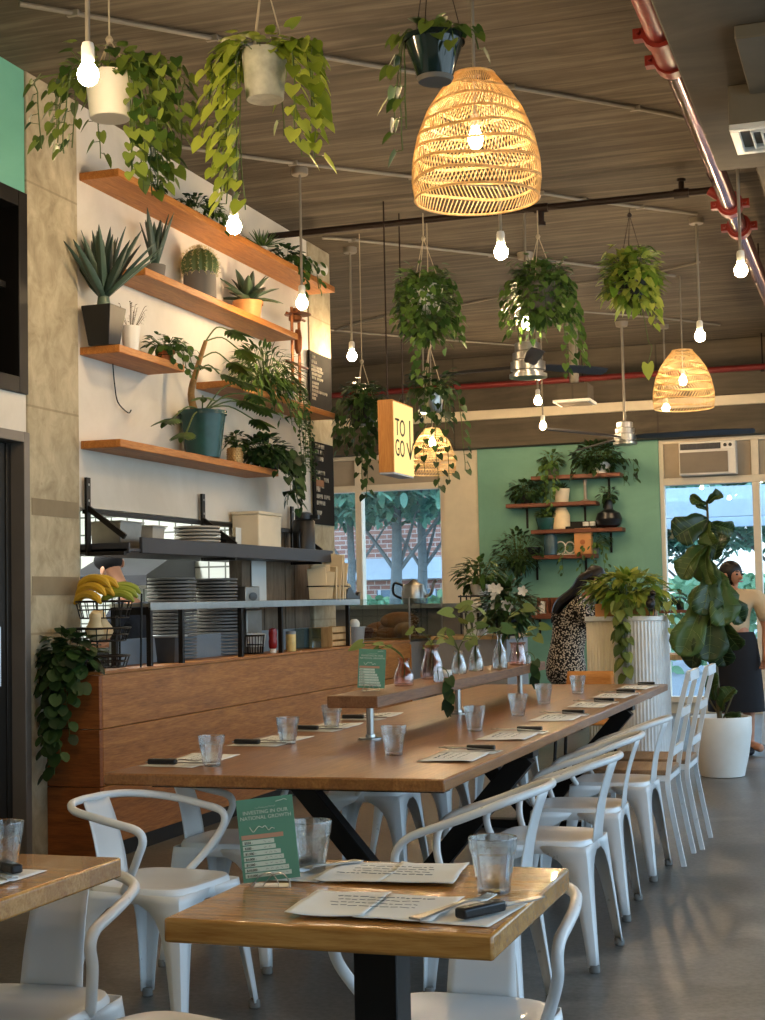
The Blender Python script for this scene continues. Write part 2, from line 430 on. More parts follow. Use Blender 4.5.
sx = t.n('ShaderNodeSeparateXYZ'); cx_ = t.n('ShaderNodeCombineXYZ'); t.l(t.coord(), sx.inputs[0]); t.l(sx.outputs[0], cx_.inputs[0]); t.l(sx.outputs[2], cx_.inputs[1]); t.l(cx_.outputs[0], b.inputs['Vector']); M['brick'] = t.bsdf(b.outputs['Color'], .9)
M['acwhite'] = plain('ac_plastic', '#d9d5cd', .5, 0, .04)
M['acgrille'] = plain('ac_grille_gray', '#85796a', .6, 0, .06)
M['obscure'] = plain('wired_obscure_glass', '#4e4a40', .35, .1, .3, 25)
M['doorblack'] = plain('dark_door_glass', '#0d0c0c', .2, .1, .2)
M['doorframe'] = plain('gray_door_frame', '#77716a', .5, .3, .06)
M['doordark'] = plain('dark_door_metal', '#2a2825', .45, .4, .1)
M['banana'] = plain('banana_skin', '#c9a22c', .5, 0, .15, 9)
M['bananagreen'] = plain('greenish_banana', '#8f9a34', .5, 0, .12)
M['squash'] = plain('butternut_squash', '#d8c296', .55, 0, .06)
M['ketchup'] = plain('ketchup_red', '#8a1d22', .3, 0, .05)
M['mustard'] = plain('yellow_jar', '#d6c07c', .4, 0, .12, 30)
M['kraft'] = plain('kraft_paper', '#e2cda6', .8, 0, .08)
M['bread'] = plain('baked_crust', '#8a5426', .6, 0, .3, 20)
M['berry'] = plain('berry_pastry', '#5a2420', .5, 0, .4, 30)
M['plate'] = plain('dark_stoneware', '#65605a', .4, 0, .1)
M['plateg'] = plain('pale_stoneware', '#a29c90', .45, 0, .08)
M['bin'] = plain('gray_bin', '#3a4046', .5, 0, .1)
M['lightbin'] = plain('translucent_bin', '#8e9496', .4, 0, .08)
M['case'] = plain('gray_case_panel', '#8a8784', .5, .1, .05)
M['street'] = plain('street_asphalt', '#6c7074', .9, 0, .1)
M['siding'] = plain('pale_siding', '#b9c4cf', .8, 0, .05)
M['carblue'] = plain('car_paint', '#5a6f80', .3, .2, .05)
# ---------------------------------------------------------------- the room
XW, ZC, YB = -4.25, 4.2, 17.3
XR, YF = 3.6, -3.6
struct(MB().box(-7.2, XR+.2, YF-.2, YB+.3, -.12, 0).build('floor', M['floor']))
struct(MB().box(-7.2, XR+.2, YF-.2, YB+.3, ZC, ZC+.15).build('ceiling', M['ceiling']))
# left wall by the door and the high window
w = MB()
w.box(XW-.2, XW, YF, 6.84, 3.53, ZC); w.box(XW-.2, XW, YF, 4.2, 2.24, 3.53)
w.cur = 1; w.box(XW-.2, XW, YF, 6.84, 2.26, 2.46); w.box(XW-.2, XW, YF, 5.0, 0, 2.26)
# plaster above the kitchen pass, and the low wall under it
w.cur = 1; w.box(XW-.2, XW, 7.37, 10.95, 1.9, ZC); w.box(XW-.2, XW, 7.37, 10.95, 0, .94)
w.box(XW-.2, XW, 11.3, 11.45, 0, ZC)
struct(w.build('wall_left', [M['tealleft'], M['plaster']]))
for nm, y0, y1 in (('trim_1', 6.84, 7.37), ('trim_2', 10.95, 11.44)):
    m = MB().box(XW-.25, XW+.012, y0, y1, 0, ZC)
    struct(m.build(nm, M['concrete'], bevel=.008))
# grey tape bands round the first column
tpm = plain('old_tape', '#8b7d64', .9)
for px, py, h, lb in ((60, 509, .045, 'upper faded tape band across the concrete column beside the door'), (60, 586, .05, 'lower faded tape band across the concrete column above the trailing plant')):
    p = onX(px, py, XW+.014); tag(MB().box(XW+.012, XW+.0145, 6.87, 7.35, p.z-h, p.z+h).build('masking_tape', tpm), lb, 'tape')
# boards filling the end of the pass
m = MB(); y = 9.62
while y < 10.94:
    wd = R.uniform(.17, .24); y2 = min(y+wd, 10.945)
    m.box(XW-.1-R.uniform(0,.012), XW-.02+R.uniform(0,.01), y, y2-.006, .94, 1.9); y = y2
struct(m.build('trim_3', M['grayboard'], bevel=.003))
# kitchen behind
k = MB(); k.box(-7.1, -6.95, 5.5, 11.45, 0, 3.0); struct(k.build('wall_kitchen', M['tile']))
k = MB(); k.box(-7.1, XW-.2, 5.4, 5.5, 0, 3.0); k.box(-7.1, XW-.2, 11.3, 11.45, 0, ZC); struct(k.build('wall_kitchen_side', M['tile']))
struct(MB().box(-7.1, XW-.2, 5.4, 11.45, 2.9, 3.0).build('ceiling_kitchen', M['plaster']))
# high window, door
def framed(name, x, y0, y1, z0, z1, d, wd, mat):   # frame standing in the left wall
    m = MB()
    m.box(x-d, x+.02, y0, y0+wd, z0, z1); m.box(x-d, x+.02, y1-wd, y1, z0, z1)
    m.box(x-d, x+.02, y0+wd, y1-wd, z1-wd, z1); m.box(x-d, x+.02, y0+wd, y1-wd, z0, z0+wd)
    return struct(m.build(name, mat, bevel=.004))
wf = framed('window_1', XW, 4.2, 6.835, 2.46, 3.53, .16, .085, M['black'])
MB().box(XW-.14, XW-.13, 4.28, 6.75, 2.54, 3.45).build('pane', M['obscure'], wf)
m = MB(); m.box(XW-.14, XW-.06, 6.62, 6.66, 2.54, 3.45); m.box(XW-.14, XW-.06, 4.28, 6.75, 3.02, 3.05); m.box(XW-.14, XW-.06, 5.4, 5.44, 2.54, 3.45)
m.build('glazing_bar', M['doordark'], wf)
df = framed('door_1', XW, 5.0, 6.845, 0, 2.26, .18, .055, M['doorframe'])
m = MB(); m.box(XW-.15, XW-.1, 5.055, 6.79, .02, 2.2); m.build('door_leaf', M['doorblack'], df)
m = MB(); m.box(XW-.1, XW-.06, 6.66, 6.79, .02, 2.2); m.box(XW-.1, XW-.06, 5.055, 6.66, 2.1, 2.2); m.box(XW-.1, XW-.06, 5.055, 6.66, .02, .25); m.box(XW-.1, XW-.05, 6.73, 6.75, .02, 2.2)
m.build('door_stile', M['doordark'], df, bevel=.004)
m = MB(); m.tube([(XW-.03, 6.62, .95), (XW-.03, 6.62, 1.25)], .012, 8); m.box(XW-.1, XW-.03, 6.61, 6.63, .96, .98); m.box(XW-.1, XW-.03, 6.61, 6.63, 1.22, 1.24); m.build('door_handle', M['steel'], df)
struct(MB().box(XW, XW+.015, YF, 5.0, 0, .1).build('baseboard_left', M['doordark']))

# ---- back wall
bx = lambda px: onY(px, 520, YB).x
xa, xb, xc, xd = bx(333)-.6, bx(445), bx(480), bx(661)
w = MB(); zs, zh = 1.22, 3.12
w.box(-7.2, xb, YB, YB+.2, 0, zs); w.box(-7.2, xa, YB, YB+.2, zs, zh); w.cur = 0
w.box(xb, xc, YB-.04, YB+.2, 0, zh)
w.cur = 1; w.box(xc, xd, YB-.06, YB+.2, 0, zh)
w.cur = 0; w.box(-7.2, XR+.2, YB, YB+.2, zh, ZC)
struct(w.build('wall_back', [M['cream'], M['teal']]))
struct(MB().box(-7.1, XR, YB-.22, YB, zh, ZC).build('trim_4', M['beam'], bevel=.01))
p = onY(600, 408, YB-.25)
struct(MB().box(-7.1, XR, YB-.27, YB-.22, p.z-.055, p.z+.055).build('trim_5', M['cream'], bevel=.006))
struct(MB().box(xc, xd, YB-.075, YB-.06, 0, .12).build('baseboard_back', M['cream']))
# left back window: frame, transom panels, glass
zt = onY(400, 487, YB).z
def win(name, x0, x1, z0, zt, z1, mull, panel=True):
    m = MB(); f = .05
    m.box(x0, x0+f, YB-.02, YB+.12, z0, z1); m.box(x1-f, x1, YB-.02, YB+.12, z0, z1)
    m.box(x0+f, x1-f, YB-.02, YB+.12, z1-f, z1); m.box(x0+f, x1-f, YB-.04, YB+.12, z0, z0+.07)
    m.box(x0+f, x1-f, YB-.02, YB+.12, zt-.04, zt+.04)
    for x in mull: m.box(x-.04, x+.04, YB-.02, YB+.12, z0+.07, zt-.04); m.box(x-.04, x+.04, YB-.02, YB+.12, zt+.04, z1-f)
    fr = struct(m.build(name, M['frame'], bevel=.004))
    MB().box(x0+f, x1-f, YB+.045, YB+.052, z0+.07, zt-.04).build('pane', M['pane'], fr)
    if panel: MB().box(x0+f, x1-f, YB+.03, YB+.06, zt+.04, z1-f).build('transom_panel', M['panelgray'], fr)
    return fr
win('window_2', xa, xb, zs, zt, zh, [bx(359)])
xe = bx(757)
ztr = onY(715, 480, YB).z
win('window_3', xd, xd+3*(xe-xd)+.1, .12, ztr, zh, [xe, xe+(xe-xd)], True)
w = MB(); x3 = xd+3*(xe-xd)+.1
w.box(x3, XR+.2, YB, YB+.2, 0, zh); w.box(xd, x3, YB, YB+.2, 0, .12)
struct(w.build('wall_back_end', M['cream']))
# ---- right wall and front wall with big windows (they light the room)
def sidewin(name, along, c, a0, a1, z0, z1, n):
    m = MB(); f = .06
    def bx3(u0, u1, d0, d1, zz0, zz1):
        if along == 'y': m.box(c+d0, c+d1, u0, u1, zz0, zz1)
        else: m.box(u0, u1, c+d0, c+d1, zz0, zz1)
    bx3(a0, a1, -.05, .08, z1-f, z1); bx3(a0, a1, -.05, .08, z0, z0+f)
    for i in range(n+1):
        u = a0+(a1-a0)*i/n; u0 = min(max(u-f/2, a0), a1-f); bx3(u0, u0+f, -.05, .08, z0+f, z1-f)
    fr = struct(m.build(name, M['frame']))
    m = MB(); bx3(a0, a1, .02, .026, z0+f, z1-f); m.build('pane', M['pane'], fr)
sidewin('window_4', 'y', XR+.05, -2.6, 16.4, .35, 3.3, 8)
w = MB(); w.box(XR, XR+.2, YF, YB, 0, .35); w.box(XR, XR+.2, YF, YB, 3.3, ZC); w.box(XR, XR+.2, YF, -2.6, .35, 3.3); w.box(XR, XR+.2, 16.4, YB, .35, 3.3)
struct(w.build('wall_right', M['cream']))
w = MB(); w.box(XW, XR, YF-.2, YF, 0, ZC)
struct(w.build('wall_front', M['cream']))
w = MB(); w.box(-7.2, -7.1, 11.45, YB, 0, ZC); struct(w.build('wall_left_rear', M['plaster']))
# ---- dropped concrete beam over the aisle
m = MB(); m.box(-.8, 1.0, YF, 8.45, 3.7, ZC); m.box(-.62, 1.0, 8.45, YB-.22, 3.78, ZC)
struct(m.build('trim_6', M['beam'], bevel=.01))
q = onZ(729, 128, 3.5); print('duct', q)
duct = tag(MB().box(q.x, q.x+.75, q.y, q.y+.42, 3.515, 3.7).box(q.x+.1, q.x+.75, q.y-.75, q.y-.02, 3.64, 3.7).build('air_duct', plain('dark_duct', '#6b6252', .6, .1, .08), bevel=.006), 'boxy dark air duct hanging under the concrete beam at upper right', 'duct')
vd = thing('air_diffuser', 'white square louvred air diffuser under the end of the dark duct', 'vent', (q.x+.3, q.y+.21, 3.5))
m = MB(); m.box(-.3, .3, -.21, -.17, -.012, .015); m.box(-.3, .3, .17, .21, -.012, .015); m.box(-.3, -.26, -.17, .17, -.012, .015); m.box(.26, .3, -.17, .17, -.012, .015)
m.build('diffuser_frame', M['white'], vd, bevel=.003)
m = MB()
for i in range(4):
    k = .05+.045*i; kk = k*.65
    m.box(-.26+k, .26-k, -.17+kk, -.162+kk, -.01, .012); m.box(-.26+k, -.252+k, -.162+kk, .17-kk, -.01, .012); m.box(.252-k, .26-k, -.162+kk, .17-kk, -.01, .012); m.box(-.252+k, .252-k, .162-kk, .17-kk, -.01, .012)
m.build('louvre', M['white'], vd)

# ---- world, camera, colour
wd = bpy.data.worlds.new('sky'); bpy.context.scene.world = wd; wd.use_nodes = True
nt = wd.node_tree; nt.nodes.clear()
o = nt.nodes.new('ShaderNodeOutputWorld'); bg = nt.nodes.new('ShaderNodeBackground')
tc = nt.nodes.new('ShaderNodeTexCoord'); sp = nt.nodes.new('ShaderNodeSeparateXYZ'); rp = nt.nodes.new('ShaderNodeValToRGB')
rp.color_ramp.elements[0].color = srgb('#8d9aa3'); rp.color_ramp.elements[0].position = .0
rp.color_ramp.elements[1].color = srgb('#a9cbf0'); rp.color_ramp.elements[1].position = .5
nt.links.new(tc.outputs['Generated'], sp.inputs[0]); nt.links.new(sp.outputs[2], rp.inputs[0]); nt.links.new(rp.outputs[0], bg.inputs[0])
bg.inputs[1].default_value = WORLD = 2.4
nt.links.new(bg.outputs[0], o.inputs[0])
cd = bpy.data.cameras.new('camera'); cam = bpy.data.objects.new('camera', cd); C.objects.link(cam)
cd.sensor_fit = 'HORIZONTAL'; cd.sensor_width = 36; cd.lens = F/765*36; cd.clip_start = .05; cd.clip_end = 200
mw = Matrix((CM[0], -CM[1], -CM[2])).transposed().to_4x4(); mw.translation = O0
cam.matrix_world = mw
sc = bpy.context.scene; sc.camera = cam
sc.view_settings.view_transform = 'Standard'; sc.view_settings.look = 'None'; sc.view_settings.gamma = 1; sc.view_settings.use_curve_mapping = False
sc.view_settings.exposure = EXPO = 1.88
sc.render.engine = 'CYCLES'
sc.cycles.use_denoising = True; sc.cycles.max_bounces = 10; sc.cycles.transmission_bounces = 10; sc.cycles.transparent_max_bounces = 16
sc.cycles.caustics_reflective = False; sc.cycles.caustics_refractive = False; sc.cycles.sample_clamp_indirect = 4
def portal(loc, rot, sx, sy):
    l = bpy.data.lights.new('window_portal', 'AREA'); l.shape = 'RECTANGLE'; l.size = sx; l.size_y = sy; l.cycles.is_portal = True
    ob = bpy.data.objects.new('window_portal', l); C.objects.link(ob); ob.location = loc; ob.rotation_euler = rot; ob['kind'] = 'helper'
portal((XR+.2, 6.9, 1.8), (0, pi/2, 0), 3.0, 19.0)
portal(((xa+xb)/2, YB+.2, 1.9), (-pi/2, 0, 0), xb-xa, 1.4)
portal(((xd+x3)/2, YB+.2, 1.4), (-pi/2, 0, 0), x3-xd, 2.5)
def lamp(loc, watts, col, r=.035, parent=None):
    l = bpy.data.lights.new('lamp', 'POINT'); l.energy = watts; l.color = col; l.shadow_soft_size = r
    ob = bpy.data.objects.new('lamp_light', l); C.objects.link(ob); ob.location = loc
    if parent: ob.parent = parent
    return ob
WARM = (1, .70, .39)
# kitchen strip light
t_ = thing('strip_light', 'long white strip light on the kitchen ceiling behind the pass', 'light', (-5.7, 8.8, 2.895))
MB().box(-.1, .1, -1.4, 1.4, -.07, 0).build('housing', M['white'], t_)
MB().box(-.08, .08, -1.35, 1.35, -.085, -.07).build('tube_cover', emit('strip_emission', '#fff3dd', 3), t_)
l = bpy.data.lights.new('strip', 'AREA'); l.shape = 'RECTANGLE'; l.size = .16; l.size_y = 2.7; l.energy = 40; l.color = (.96, 1, .95)
ob = bpy.data.objects.new('strip_lamp', l); C.objects.link(ob); ob.location = (0, 0, -.1); ob.parent = t_

# ---- street outside
struct(MB().box(-60, 40, YB+.35, 70, -.35, -.15).build('ground_street', M['street']))
b = thing('brick_building', 'pink brick building across the street with white band', 'building', (-11, 34, -.15))
MB().box(-16, 5, 0, 4, 0, 2.0).build('lower_wall', M['brick'], b)
MB().box(-16, 5, .1, 4, 2.5, 6.2).build('upper_wall', M['brick'], b)
MB().box(-16, 5, -.2, 4, 2.0, 2.5).build('white_band', M['siding'], b)
m0 = MB().box(-.05, 1.45, -.02, .08, .3, 1.75).build('window', M['carblue'], b, loc=(-3, 0, 0))
m1 = MB().box(0, .06, -.06, -.02, .3, 1.75).box(.66, .72, -.06, -.02, .3, 1.75).box(1.36, 1.42, -.06, -.02, .3, 1.75).box(0, 1.42, -.06, -.02, 1.0, 1.06).build('glazing_bar', M['siding'], m0)
for x in (-14, -11.5, -8.5, -5.5, -.5, 2.3):
    c_ = m0.copy(); C.objects.link(c_); c_.location.x = x; d_ = m1.copy(); C.objects.link(d_); d_.parent = c_
def street_tree(x, y, h, cr, lean, label):
    t = thing('street_tree', label, 'tree', (x, y, -.15), 0, 'trees along the street')
    m = MB(); pts = smooth_path([(0,0,0),(lean*.2,0,h*.25),(lean*.5,.1,h*.5),(lean,0,h*.8)], 5)
    m.tube(pts, [.13-.07*i/len(pts) for i in range(len(pts))], 10)
    for s in (-1, 1, .4):
        m.tube(smooth_path([(lean*.5,.1,h*.45),(lean*.5+s*.5,.2,h*.6),(lean+s*1.2,0,h*.8)], 4), [.042-.0035*i for i in range(9)], 7)
    m.build('trunk', M['bark'], t)
    m = MB()
    for i in range(2600):
        while True:
            q = V((R.uniform(-1,1), R.uniform(-1,1), R.uniform(-1,1)))
            if .1 < q.length < 1 and noise.noise(q*2.2+V((x,y,0))) > -.22: break
        p = V((lean+q.x*cr, q.y*cr, h*.82+.35+q.z*cr*.62))
        m.leaf(p, (R.uniform(-1,1), R.uniform(-1,1), R.uniform(-.6,.3)), (0,0,1), R.uniform(.16,.26), R.uniform(.1,.15), 'oval')
    m.build('crown', M['treeleaf'], t)
q = onY(392, 560, 23); street_tree(q.x, 23, 4.3, 1.8, .1, 'street tree in the middle of the left window with forked trunk')
q = onY(421, 560, 27); street_tree(q.x, 27, 4.6, 1.9, 0, 'street tree with slim dark trunk seen at right of the left window')
q = onY(350, 560, 31.8); street_tree(q.x, 31.8, 4.6, 1.5, 0, 'street tree behind the narrow left pane of the window')
q = onY(757, 560, 27); street_tree(q.x+.6, 26, 3.6, 1.7, 0, 'street tree beyond the right storefront glass')
q = onY(690, 560, 32.5); street_tree(q.x, 32.5, 3.4, 1.6, 0, 'street tree beyond the storefront behind the fig plant')
def hedge(x0, x1, y, z0, z1, label, n):
    m = MB()
    for i in range(n):
        p = V((R.uniform(x0,x1), y+R.uniform(-.4,.4), z0+(z1-z0)*R.random()**.6))
        m.leaf(p, (R.uniform(-1,1), R.uniform(-1,.2), R.uniform(-.2,1)), (0,-1,.4), R.uniform(.2,.3), .16, 'oval')
    tag(m.build('hedge', M['hedge']), label, 'hedge')
q = onY(335, 560, 30); q2 = onY(470, 560, 30); hedge(q.x-2, q2.x+1, 30, -.15, 1.35, 'pale clipped hedge below the brick building', 1400)
q = onY(660, 560, 29); hedge(q.x, q.x+4.5, 29, -.15, 1.6, 'bright green hedge beyond the right storefront', 900)
# covered walk outside the right storefront
cv = thing('canopy', 'pale slatted canopy outside the right storefront', 'canopy', (onY(715, 520, 20).x, 20, -.15))
m = MB()
for i in range(7): m.box(-2.2, 3.2, .5*i, .5*i+.14, 2.72, 2.9)
m.build('slats', M['siding'], cv)
m = MB(); m.box(-2.2, 3.2, -.1, .1, 2.5, 2.72); m.box(-2.2, 3.2, 3.0, 3.2, 2.5, 2.72); m.build('cross_beam', M['siding'], cv)
for x in (-.85, 2.2): MB().box(x-.09, x+.09, -.09, .09, 0, 2.5).build('post', M['siding'], cv)
# ---------------------------------------------------------------- tables
TT = .76
ct = thing('community_table', 'long dark-stained wooden communal table running down the room on black V-shaped legs', 'table', (-2.0, 7.32, 0))
MB().box(-.62, .62, -2.62, 2.62, TT-.042, TT).build('tabletop', M['table'], ct, bevel=.006)
for sy in (-1.2, 1.35):
    m = MB()
    m.bar((-.03, sy, .08), (-.56, sy, TT-.07), .085, .08, (0,1,0)); m.bar((.03, sy, .08), (.56, sy, TT-.07), .085, .08, (0,1,0))
    m.box(-.6, .6, sy-.05, sy+.05, TT-.075, TT-.042)
    m.build('trestle_leg', M['black'], ct, bevel=.003)
    m = MB(); m.box(-.34, .34, sy-.045, sy+.045, 0, .05); m.box(-.07, .07, sy-.045, sy+.045, .05, .13); m.build('foot_bar', M['black'], ct, bevel=.003)
for sy in (-2.35, .1, 2.35): MB().box(-.55, .55, sy-.04, sy+.04, TT-.075, TT-.042).build('batten', M['black'], ct)

def bistro(loc, label):
    t = thing('bistro_table', label, 'table', loc)
    MB().box(-.316, .316, -.33, .33, TT-.046, TT).build('tabletop', M['bistro'], t, bevel=.006)
    m = MB(); m.box(-.045, .045, -.045, .045, .03, TT-.06); m.build('pedestal', M['black'], t, bevel=.003)
    m = MB(); m.box(-.22, .22, -.03, .03, TT-.06, TT-.046); m.box(-.03, .03, -.22, .22, TT-.06, TT-.046); m.build('top_bracket', M['black'], t)
    m = MB(); m.box(-.19, .19, -.04, .04, 0, .03); m.box(-.04, .04, -.19, .19, 0, .03); m.build('foot_plate', M['black'], t, bevel=.004)
    return t
bistro((-.984, 2.882, 0), 'small square butcher-block table nearest the camera with two place settings')
bistro((-2.02, 2.81, 0), 'butcher-block table cut off at the left edge of the frame')

# riser running down the middle of the long table
rz0 = .905; p = onZ(380, 696, rz0+.05); q = onZ(540, 662, rz0+.05)
RX1 = (p.x+q.x)/2; RX0 = RX1-.22; RY0 = p.y; RY1 = q.y+.1
print('riser', RX0, RX1, RY0, RY1)
rs = thing('table_riser', 'raised plank shelf on pipe legs along the middle of the long table', 'riser', ((RX0+RX1)/2, RY0, TT))
L = RY1-RY0; RT = rz0+.05
MB().box(-.11, .11, 0, L, rz0-TT, RT-TT).build('plank', M['riser'], rs, bevel=.004)
for y in (.22, L/2, L-.22):
    m = MB(); m.lathe([(.016,.012),(.016,rz0-TT)], (0,y,0), 12); m.build('pipe_leg', M['steel'], rs)
    m = MB(); m.lathe([(.05,0),(.05,.006),(.022,.008),(.02,.02),(.016,.022)], (0,y,0), 20); m.build('flange', M['steel'], rs)

# ---------------------------------------------------------------- chairs
def superell(a, r, n=5.): 
    c, s = math.cos(a), math.sin(a)
    return (math.copysign(abs(c)**(2/n), c)*r, math.copysign(abs(s)**(2/n), s)*r)
def seat_mb():
    m = MB(); n = 32; rings = [(.02,.4425),(.5,.443),(.85,.447),(.93,.452),(1.0,.45),(1.03,.44),(1.045,.405)]
    vs = []; fs = []
    for k, z in rings:
        for j in range(n):
            x, y = superell(2*pi*j/n+.001, .182*k, 4.2 if k > .3 else 2)
            vs.append((x, y, z))
    for i in range(len(rings)-1):
        for j in range(n): fs.append((i*n+j, i*n+(j+1)%n, (i+1)*n+(j+1)%n, (i+1)*n+j))
    fs.append(tuple(range(n)))
    return m.add(vs, fs)
def leg_mb(sx, sy):
    m = MB(); Z = [.435,.41,.385,.36,.32,.27,.18,.08,.02]; Wd = [.18,.16,.112,.088,.07,.058,.046,.036,.032]
    vs = []; fs = []; prof = 7
    for z, w in zip(Z, Wd):
        t = 1-z/.435; k = .187+(.238-.187)*t; k2 = .187+(.226-.187)*t; r = min(.03, w*.6)
        pts = [(k-w, k2), (k-r, k2), (k-r*.5, k2-r*.06), (k-r*.15, k2-r*.15), (k-r*.06, k2-r*.5), (k, k2-r), (k, k2-w)]
        vs += [(sx*x, sy*y, z) for x, y in pts]
    for i in range(len(Z)-1):
        for j in range(prof-1):
            f = (i*prof+j, i*prof+j+1, (i+1)*prof+j+1, (i+1)*prof+j)
            fs.append(f if sx*sy > 0 else tuple(reversed(f)))
    m.add(vs, fs)
    return m
def arm_chair(lean, loc, rz, label, group):
    t = thing('armchair', label, 'chair', loc, rz, group)
    seat_mb().build('seat', M['chair'], t, solid=.003)
    for sx, sy in ((-1,-1),(1,-1),(1,1),(-1,1)):
        lg = leg_mb(sx, sy).build('leg', M['chair'], t, solid=.004)
        m = MB(); m.lathe([(.017,0),(.02,.004),(.019,.024),(.017,.028)], (sx*.224, sy*.212, 0), 10); m.build('foot_cap', M['rubber'], lg)
    f = lean
    half = [(.186,.15,.44),(.215,.17,.49),(.238,.17,.55),(.245,.13,.60),(.247,.06,.63),(.247,-.03,.66),(.243,-.11,.69),(.22,-.19,.72),(.15,-.245,.737),(.07,-.268,.742)] if lean < 0 else [(.186,-.02,.44),(.215,.03,.50),(.24,.075,.565),(.245,.095,.612),(.247,.075,.643),(.247,0,.66),(.243,-.09,.677),(.22,-.18,.69),(.15,-.245,.70),(.07,-.268,.703)]
    pts = half + [(0, -.272, .703 if lean > 0 else .743)] + [(-x, y, z) for x, y, z in reversed(half)]
    m = MB(); m.tube(smooth_path(pts, 4), .0132, 10); m.build('arm_hoop', M['chair'], t)
    m = MB()
    def sp(u, v):
        w = .07 + .012*(1-v); a = (u-.5)*2
        z = .43+v*(.268 if lean > 0 else .308); y = -.186-.084*v + .012*math.sin(pi*v) + (.014*a*a*v)
        return (a*w, y, z)
    m.grid(sp, 8, 8); m.build('back_splat', M['chair'], t, solid=.004)
    return t
def copychair(src, loc, rz, label): return dup(src, (loc[0], loc[1], 0), rz, label)
G1 = 'white metal armchairs'
ca = None
spots = [((549, 785), 'white metal armchair nearest on the right of the long table, mostly behind the small table'),
         ((618, 756), 'second white metal armchair on the right of the long table'),
         ((641, 735), 'third white metal armchair on the right of the long table'),
         ((669, 718), 'fourth white metal armchair on the right, just in front of the slat-backed chair')]
for i, ((px, py), lb) in enumerate(spots):
    p = onZ(px, py, .745)
    if i == 0: ca = arm_chair(-.05, (p.x-.272, p.y, 0), pi/2, lb, G1)
    else: copychair(ca, (p.x-.272, p.y), pi/2+(-.03, .05, -.02)[i-1], lb)
cb = arm_chair(.045, (-.905, 3.14, 0), pi-.02, 'white metal armchair pushed under the far side of the small table', G1)
copychair(cb, (-1.9, 2.98), pi+.05, 'white metal armchair with wide back plate tucked under the table at the left edge')
pb = onZ(97, 797, .705); pn = onZ(144, 842, .605); pf = onZ(219, 812, .64)
mid = (pn+pf)/2; d = mid-pb; ang = math.atan2(d.y, d.x)
print('orphan', pb, pn, pf, (pn-pf).length, d.length, math.degrees(ang))
cc = V((mid.x, mid.y, 0)) - V((math.cos(ang), math.sin(ang), 0))*.085
arm_chair(.10, (cc.x, cc.y, 0), ang-pi/2, 'white metal armchair standing free by the near left corner of the long table', G1)
lp = onZ(205, 845, .45)
print('left chair', lp)
for i in range(4):
    copychair(cb, (-2.39+.02*i, [5.33, 6.85, 7.6, 9.2][i]), -pi/2+R.uniform(-.05,.05),
        ['white metal armchair nearest on the left of the long table, beside the wooden counter', 'second white metal armchair on the left side of the long table', 'third white metal armchair on the left side of the long table', 'farthest white metal armchair on the left side of the long table'][i])
# low stool at the bottom edge
p = onZ(156, 1012, .45); va = math.atan2(p.y, p.x)
st = thing('low_stool', 'white metal stool just showing at the bottom edge of the frame', 'stool', (p.x-.215*math.cos(va), p.y-.215*math.sin(va), 0), va-pi/4)
seat_mb().build('seat', M['chair'], st, solid=.003)
for sx, sy in ((-1,-1),(1,-1),(1,1),(-1,1)): leg_mb(sx, sy).build('leg', M['chair'], st, solid=.004)
# tall slat-backed chairs with wooden seats
def slat_chair(loc, rz, label):
    t = thing('side_chair', label, 'chair', loc, rz, 'slat-backed metal chairs')
    m = MB(); m.box(-.2, .2, -.2, .2, .445, .47); m.build('seat', M['seatwood'], t, bevel=.006)
    m = MB()
    for a, b_ in (((-.19,-.19,.43),(.19,-.19,.43)), ((-.19,.19,.43),(.19,.19,.43)), ((-.19,-.19,.43),(-.19,.19,.43)), ((.19,-.19,.43),(.19,.19,.43))): m.bar(a, b_, .025, .028)
    m.build('seat_frame', M['chair'], t)
    for s in (-1, 1):
        m = MB(); m.tube(smooth_path([(s*.2,-.26,0),(s*.195,-.205,.3),(s*.19,-.195,.45),(s*.185,-.25,.72),(s*.18,-.31,.95)], 4), .0165, 4); m.build('back_post', M['chair'], t, ang=30)
        m = MB(); m.tube([(s*.19,.22,0),(s*.19,.195,.44)], .0165, 4); m.build('leg', M['chair'], t, ang=30)
    m = MB(); m.bar((-.18,-.31,.935),(.18,-.31,.935), .02, .05); m.build('top_rail', M['chair'], t)
    for z, y in ((.56,-.218),(.75,-.262)):
        m = MB(); m.bar((-.18,y,z),(.18,y,z), .014, .04); m.build('back_slat', M['chair'], t)
    return t
p = onZ(700, 674, .95); p2 = onZ(681, 868, 0); print('slat', p, p2)
s0 = slat_chair((p2.x-.25, p2.y+.24, 0), pi/2, 'white slat-backed chair with wooden seat after the armchairs on the right')
dup(s0, (p2.x-.22, p2.y+.76, 0), pi/2, 'farther white slat-backed chair with wooden seat, near the potted fig')
